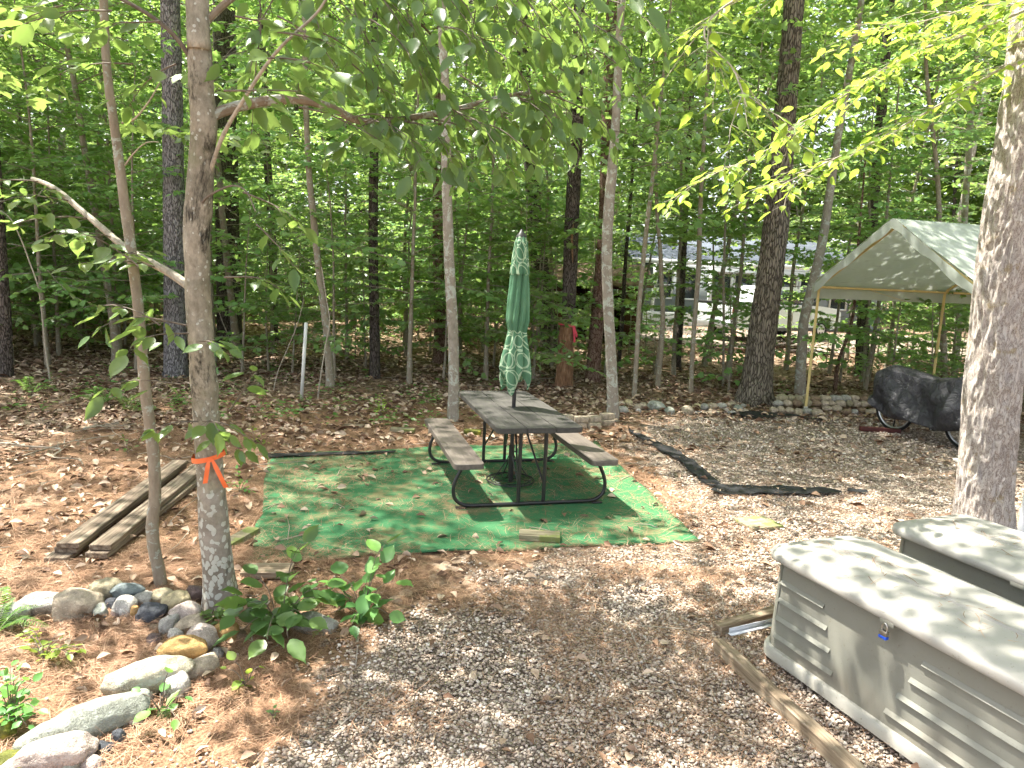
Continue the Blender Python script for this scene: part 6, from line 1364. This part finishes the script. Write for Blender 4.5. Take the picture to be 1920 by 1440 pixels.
plant(462, 1290, [(440, 1240, 0), (425, 1255, 0), (485, 1250, 0), (465, 1265, 0), (450, 1285, -.05)], .055, 'little yellow-green plant on the gravel edge', M_leafY, step=.8)
plant(22, 1362, [(20, 1250, .1), (45, 1275, 0), (60, 1310, 0), (-5, 1290, 0), (5, 1320, -.05), (50, 1360, -.1), (30, 1300, .05), (70, 1330, -.1), (30, 1260, .1), (10, 1270, 0), (60, 1280, .05), (40, 1330, -.1), (15, 1350, -.1), (-20, 1320, 0)], .05, 'clump of small round leaves at the left edge', M_leafG, T_OW, 'columbine', step=.6)
plant(85, 1245, [(45, 1190, .1), (75, 1205, .05), (110, 1215, 0), (140, 1222, 0), (60, 1215, 0), (125, 1212, .05), (95, 1205, .1), (55, 1180, .15), (110, 1200, .05), (130, 1225, -.05), (100, 1222, -.05), (150, 1215, 0)], .045, 'low spreading patch of bright round leaves left of the border', M_leafY, T_OW, 'columbine', step=.6)
plant(395, 1170, [(405, 1145, -.1), (430, 1148, -.1), (415, 1170, -.15), (380, 1150, -.05)], .06, 'dark leafy sprig at the very foot of the spotted maple', M_leafD)
plant(512, 1350, [(505, 1345, 0), (520, 1342, 0), (512, 1338, .02)], .022, 'tiny bright seedling alone on the gravel', M_leafG)
plant(450, 925, [(445, 880, 0), (465, 900, 0), (435, 905, 0), (470, 920, -.05)], .04, 'small plant right of the orange ribbon beside the turf corner', M_leafG)
plant(478, 835, [(470, 800, .1), (490, 815, 0), (465, 822, 0), (500, 830, 0)], .05, 'pale seedling between the spotted maple and the turf back corner', M_leafY)
plant(714, 778, [(700, 750, 0), (730, 752, 0), (715, 740, .1), (690, 765, 0), (740, 768, 0), (715, 760, -.1)], .055, 'yellow-green seedling in the needles left of the pale grey trunk', M_leafY)
plant(240, 850, [(232, 820, 0), (250, 838, 0), (225, 845, 0)], .05, 'small dark seedling left of the thin sapling', M_leafG)
def fern(px, py, fr, label):
    b = UP(px, py, 0); e = empty('fern', (b.x, b.y, 0), 0, label=label, cat='fern'); tw = MB(); lv = Leaves(); bo = np.array(b)
    for (tx, ty, dy) in fr:
        t = AT(tx, ty, b.y+dy); t.z = max(t.z, .06); P = smooth_path([b, (b+t)/2+Vector((0, 0, .22*(t-b).length)), t], 26)-bo; tw.tube(P, np.linspace(.002, .0008, 26), 4); L = (t-b).length
        for i in range(5, 26):
            T = P[min(i+1, 25)]-P[i-1]; T /= np.linalg.norm(T); S_ = np.cross([0, 0, 1], T); S_ /= np.linalg.norm(S_)+1e-6
            for sg in (-1, 1): lv.add(P[i], S_*sg+T*.35, np.array([0, 0, 1])+T*.1, L*.17*math.sin(min(1, (27-i)/17)*1.57)+.004)
    tw.build('stem', M_twig, e); k = (T_OV[0]*np.array([1, .45, 1]), T_OV[1]); link('fronds', lv.mesh('fronds', k, M_leafG), e)
fern(-10, 1190, [(45, 1180, .1), (80, 1135, .15), (60, 1200, 0), (25, 1120, .2), (10, 1100, .3), (50, 1155, .1), (90, 1190, 0)], 'green fern in the left corner behind the border stones')
fern(190, 760, [(150, 735, .2), (220, 735, 0), (180, 725, .3), (245, 750, 0), (130, 750, 0)], 'fern at the back edge of the clearing left of the thin sapling')
fern(245, 775, [(215, 748, .2), (280, 752, 0), (250, 740, .2), (300, 768, 0)], 'fern directly behind the thin sapling')
fern(60, 740, [(20, 715, .2), (85, 715, .1), (50, 705, .3), (110, 730, 0)], 'fern near the left edge at the back of the clearing')
# pale dead saplings and a few fallen branches
def stick(pp, dep, r0, r1, label, name, mat=M_twigL, cat='sapling'):
    b = UP(*pp[0]) if dep is None else AT(*pp[0], dep); P = [AT(a, b_, b.y+.0) for a, b_ in pp]; P[0] = Vector((P[0].x, P[0].y, P[0].z-.05))
    Q = smooth_path(P, 5*len(P))-np.array(P[0]); m = MB(); m.tube(Q, np.linspace(r0, r1, len(Q)), 7); o = m.build(name, mat, smooth=True, label=label, cat=cat, loc=P[0]); return o
stick([(95, 715), (86, 660), (80, 600), (72, 540), (55, 490), (40, 450), (20, 410), (0, 395)], None, .016, .008, 'pale crooked dead stem near the left edge, bending left', 'bare_sapling')
stick([(20, 705), (12, 650), (2, 600), (-6, 560)], None, .014, .01, 'short pale dead stem at the left edge', 'bare_sapling')
stick([(595, 750), (602, 700), (612, 640), (618, 600), (612, 560), (603, 500)], None, .012, .007, 'thin pale stem just right of the white stake', 'bare_sapling')
stick([(512, 735), (520, 700), (545, 640), (560, 600), (570, 560)], None, .008, .004, 'thin leaning twig stem left of the white stake', 'bare_sapling')
stick([(463, 695), (440, 655), (420, 610), (405, 570)], None, .01, .006, 'thin pale stem leaning toward the spotted maple', 'bare_sapling')
stick([(1012, 700), (1014, 640), (1004, 590), (990, 540), (985, 520)], None, .014, .008, 'pale thin stem arching beside the folded umbrella', 'bare_sapling')
stick([(1047, 690), (1046, 620), (1044, 560), (1042, 500), (1040, 420)], None, .013, .01, 'pale thin stem left of the rotten trunk', 'bare_sapling')
def ground_branch(p0, p1, r, label):
    a = UP(*p0, .03); b = UP(*p1, .04); g = np.random.default_rng(int(p0[0])); P = [a.lerp(b, t)+Vector((g.normal()*.06, g.normal()*.08, .03*math.sin(t*3))) for t in np.linspace(0, 1, 7)]
    Q = smooth_path(P, 40)-np.array(a); m = MB(); m.tube(Q, np.linspace(r, r*.4, 40), 7)
    for k in (12, 20, 28): d = g.normal(size=3)*.25; d[2] = .05; m.tube([Q[k], Q[k]+d*.6, Q[k]+d], [r*.4, r*.3, r*.15], 5)
    m.build('fallen_branch', M_bkSap, smooth=True, loc=a, label=label, cat='branch')
ground_branch((0, 830), (185, 872), .012, 'dark fallen branch running in from the left edge')
ground_branch((40, 860), (215, 815), .01, 'thin fallen branch crossing behind the lumber pile')
ground_branch((150, 805), (240, 798), .012, 'short pale fallen branch behind the thin sapling')
ground_branch((985, 732), (1045, 700), .012, 'dark fallen branch behind the umbrella')
ground_branch((1290, 690), (1345, 672), .015, 'pale fallen branch behind the low wall')
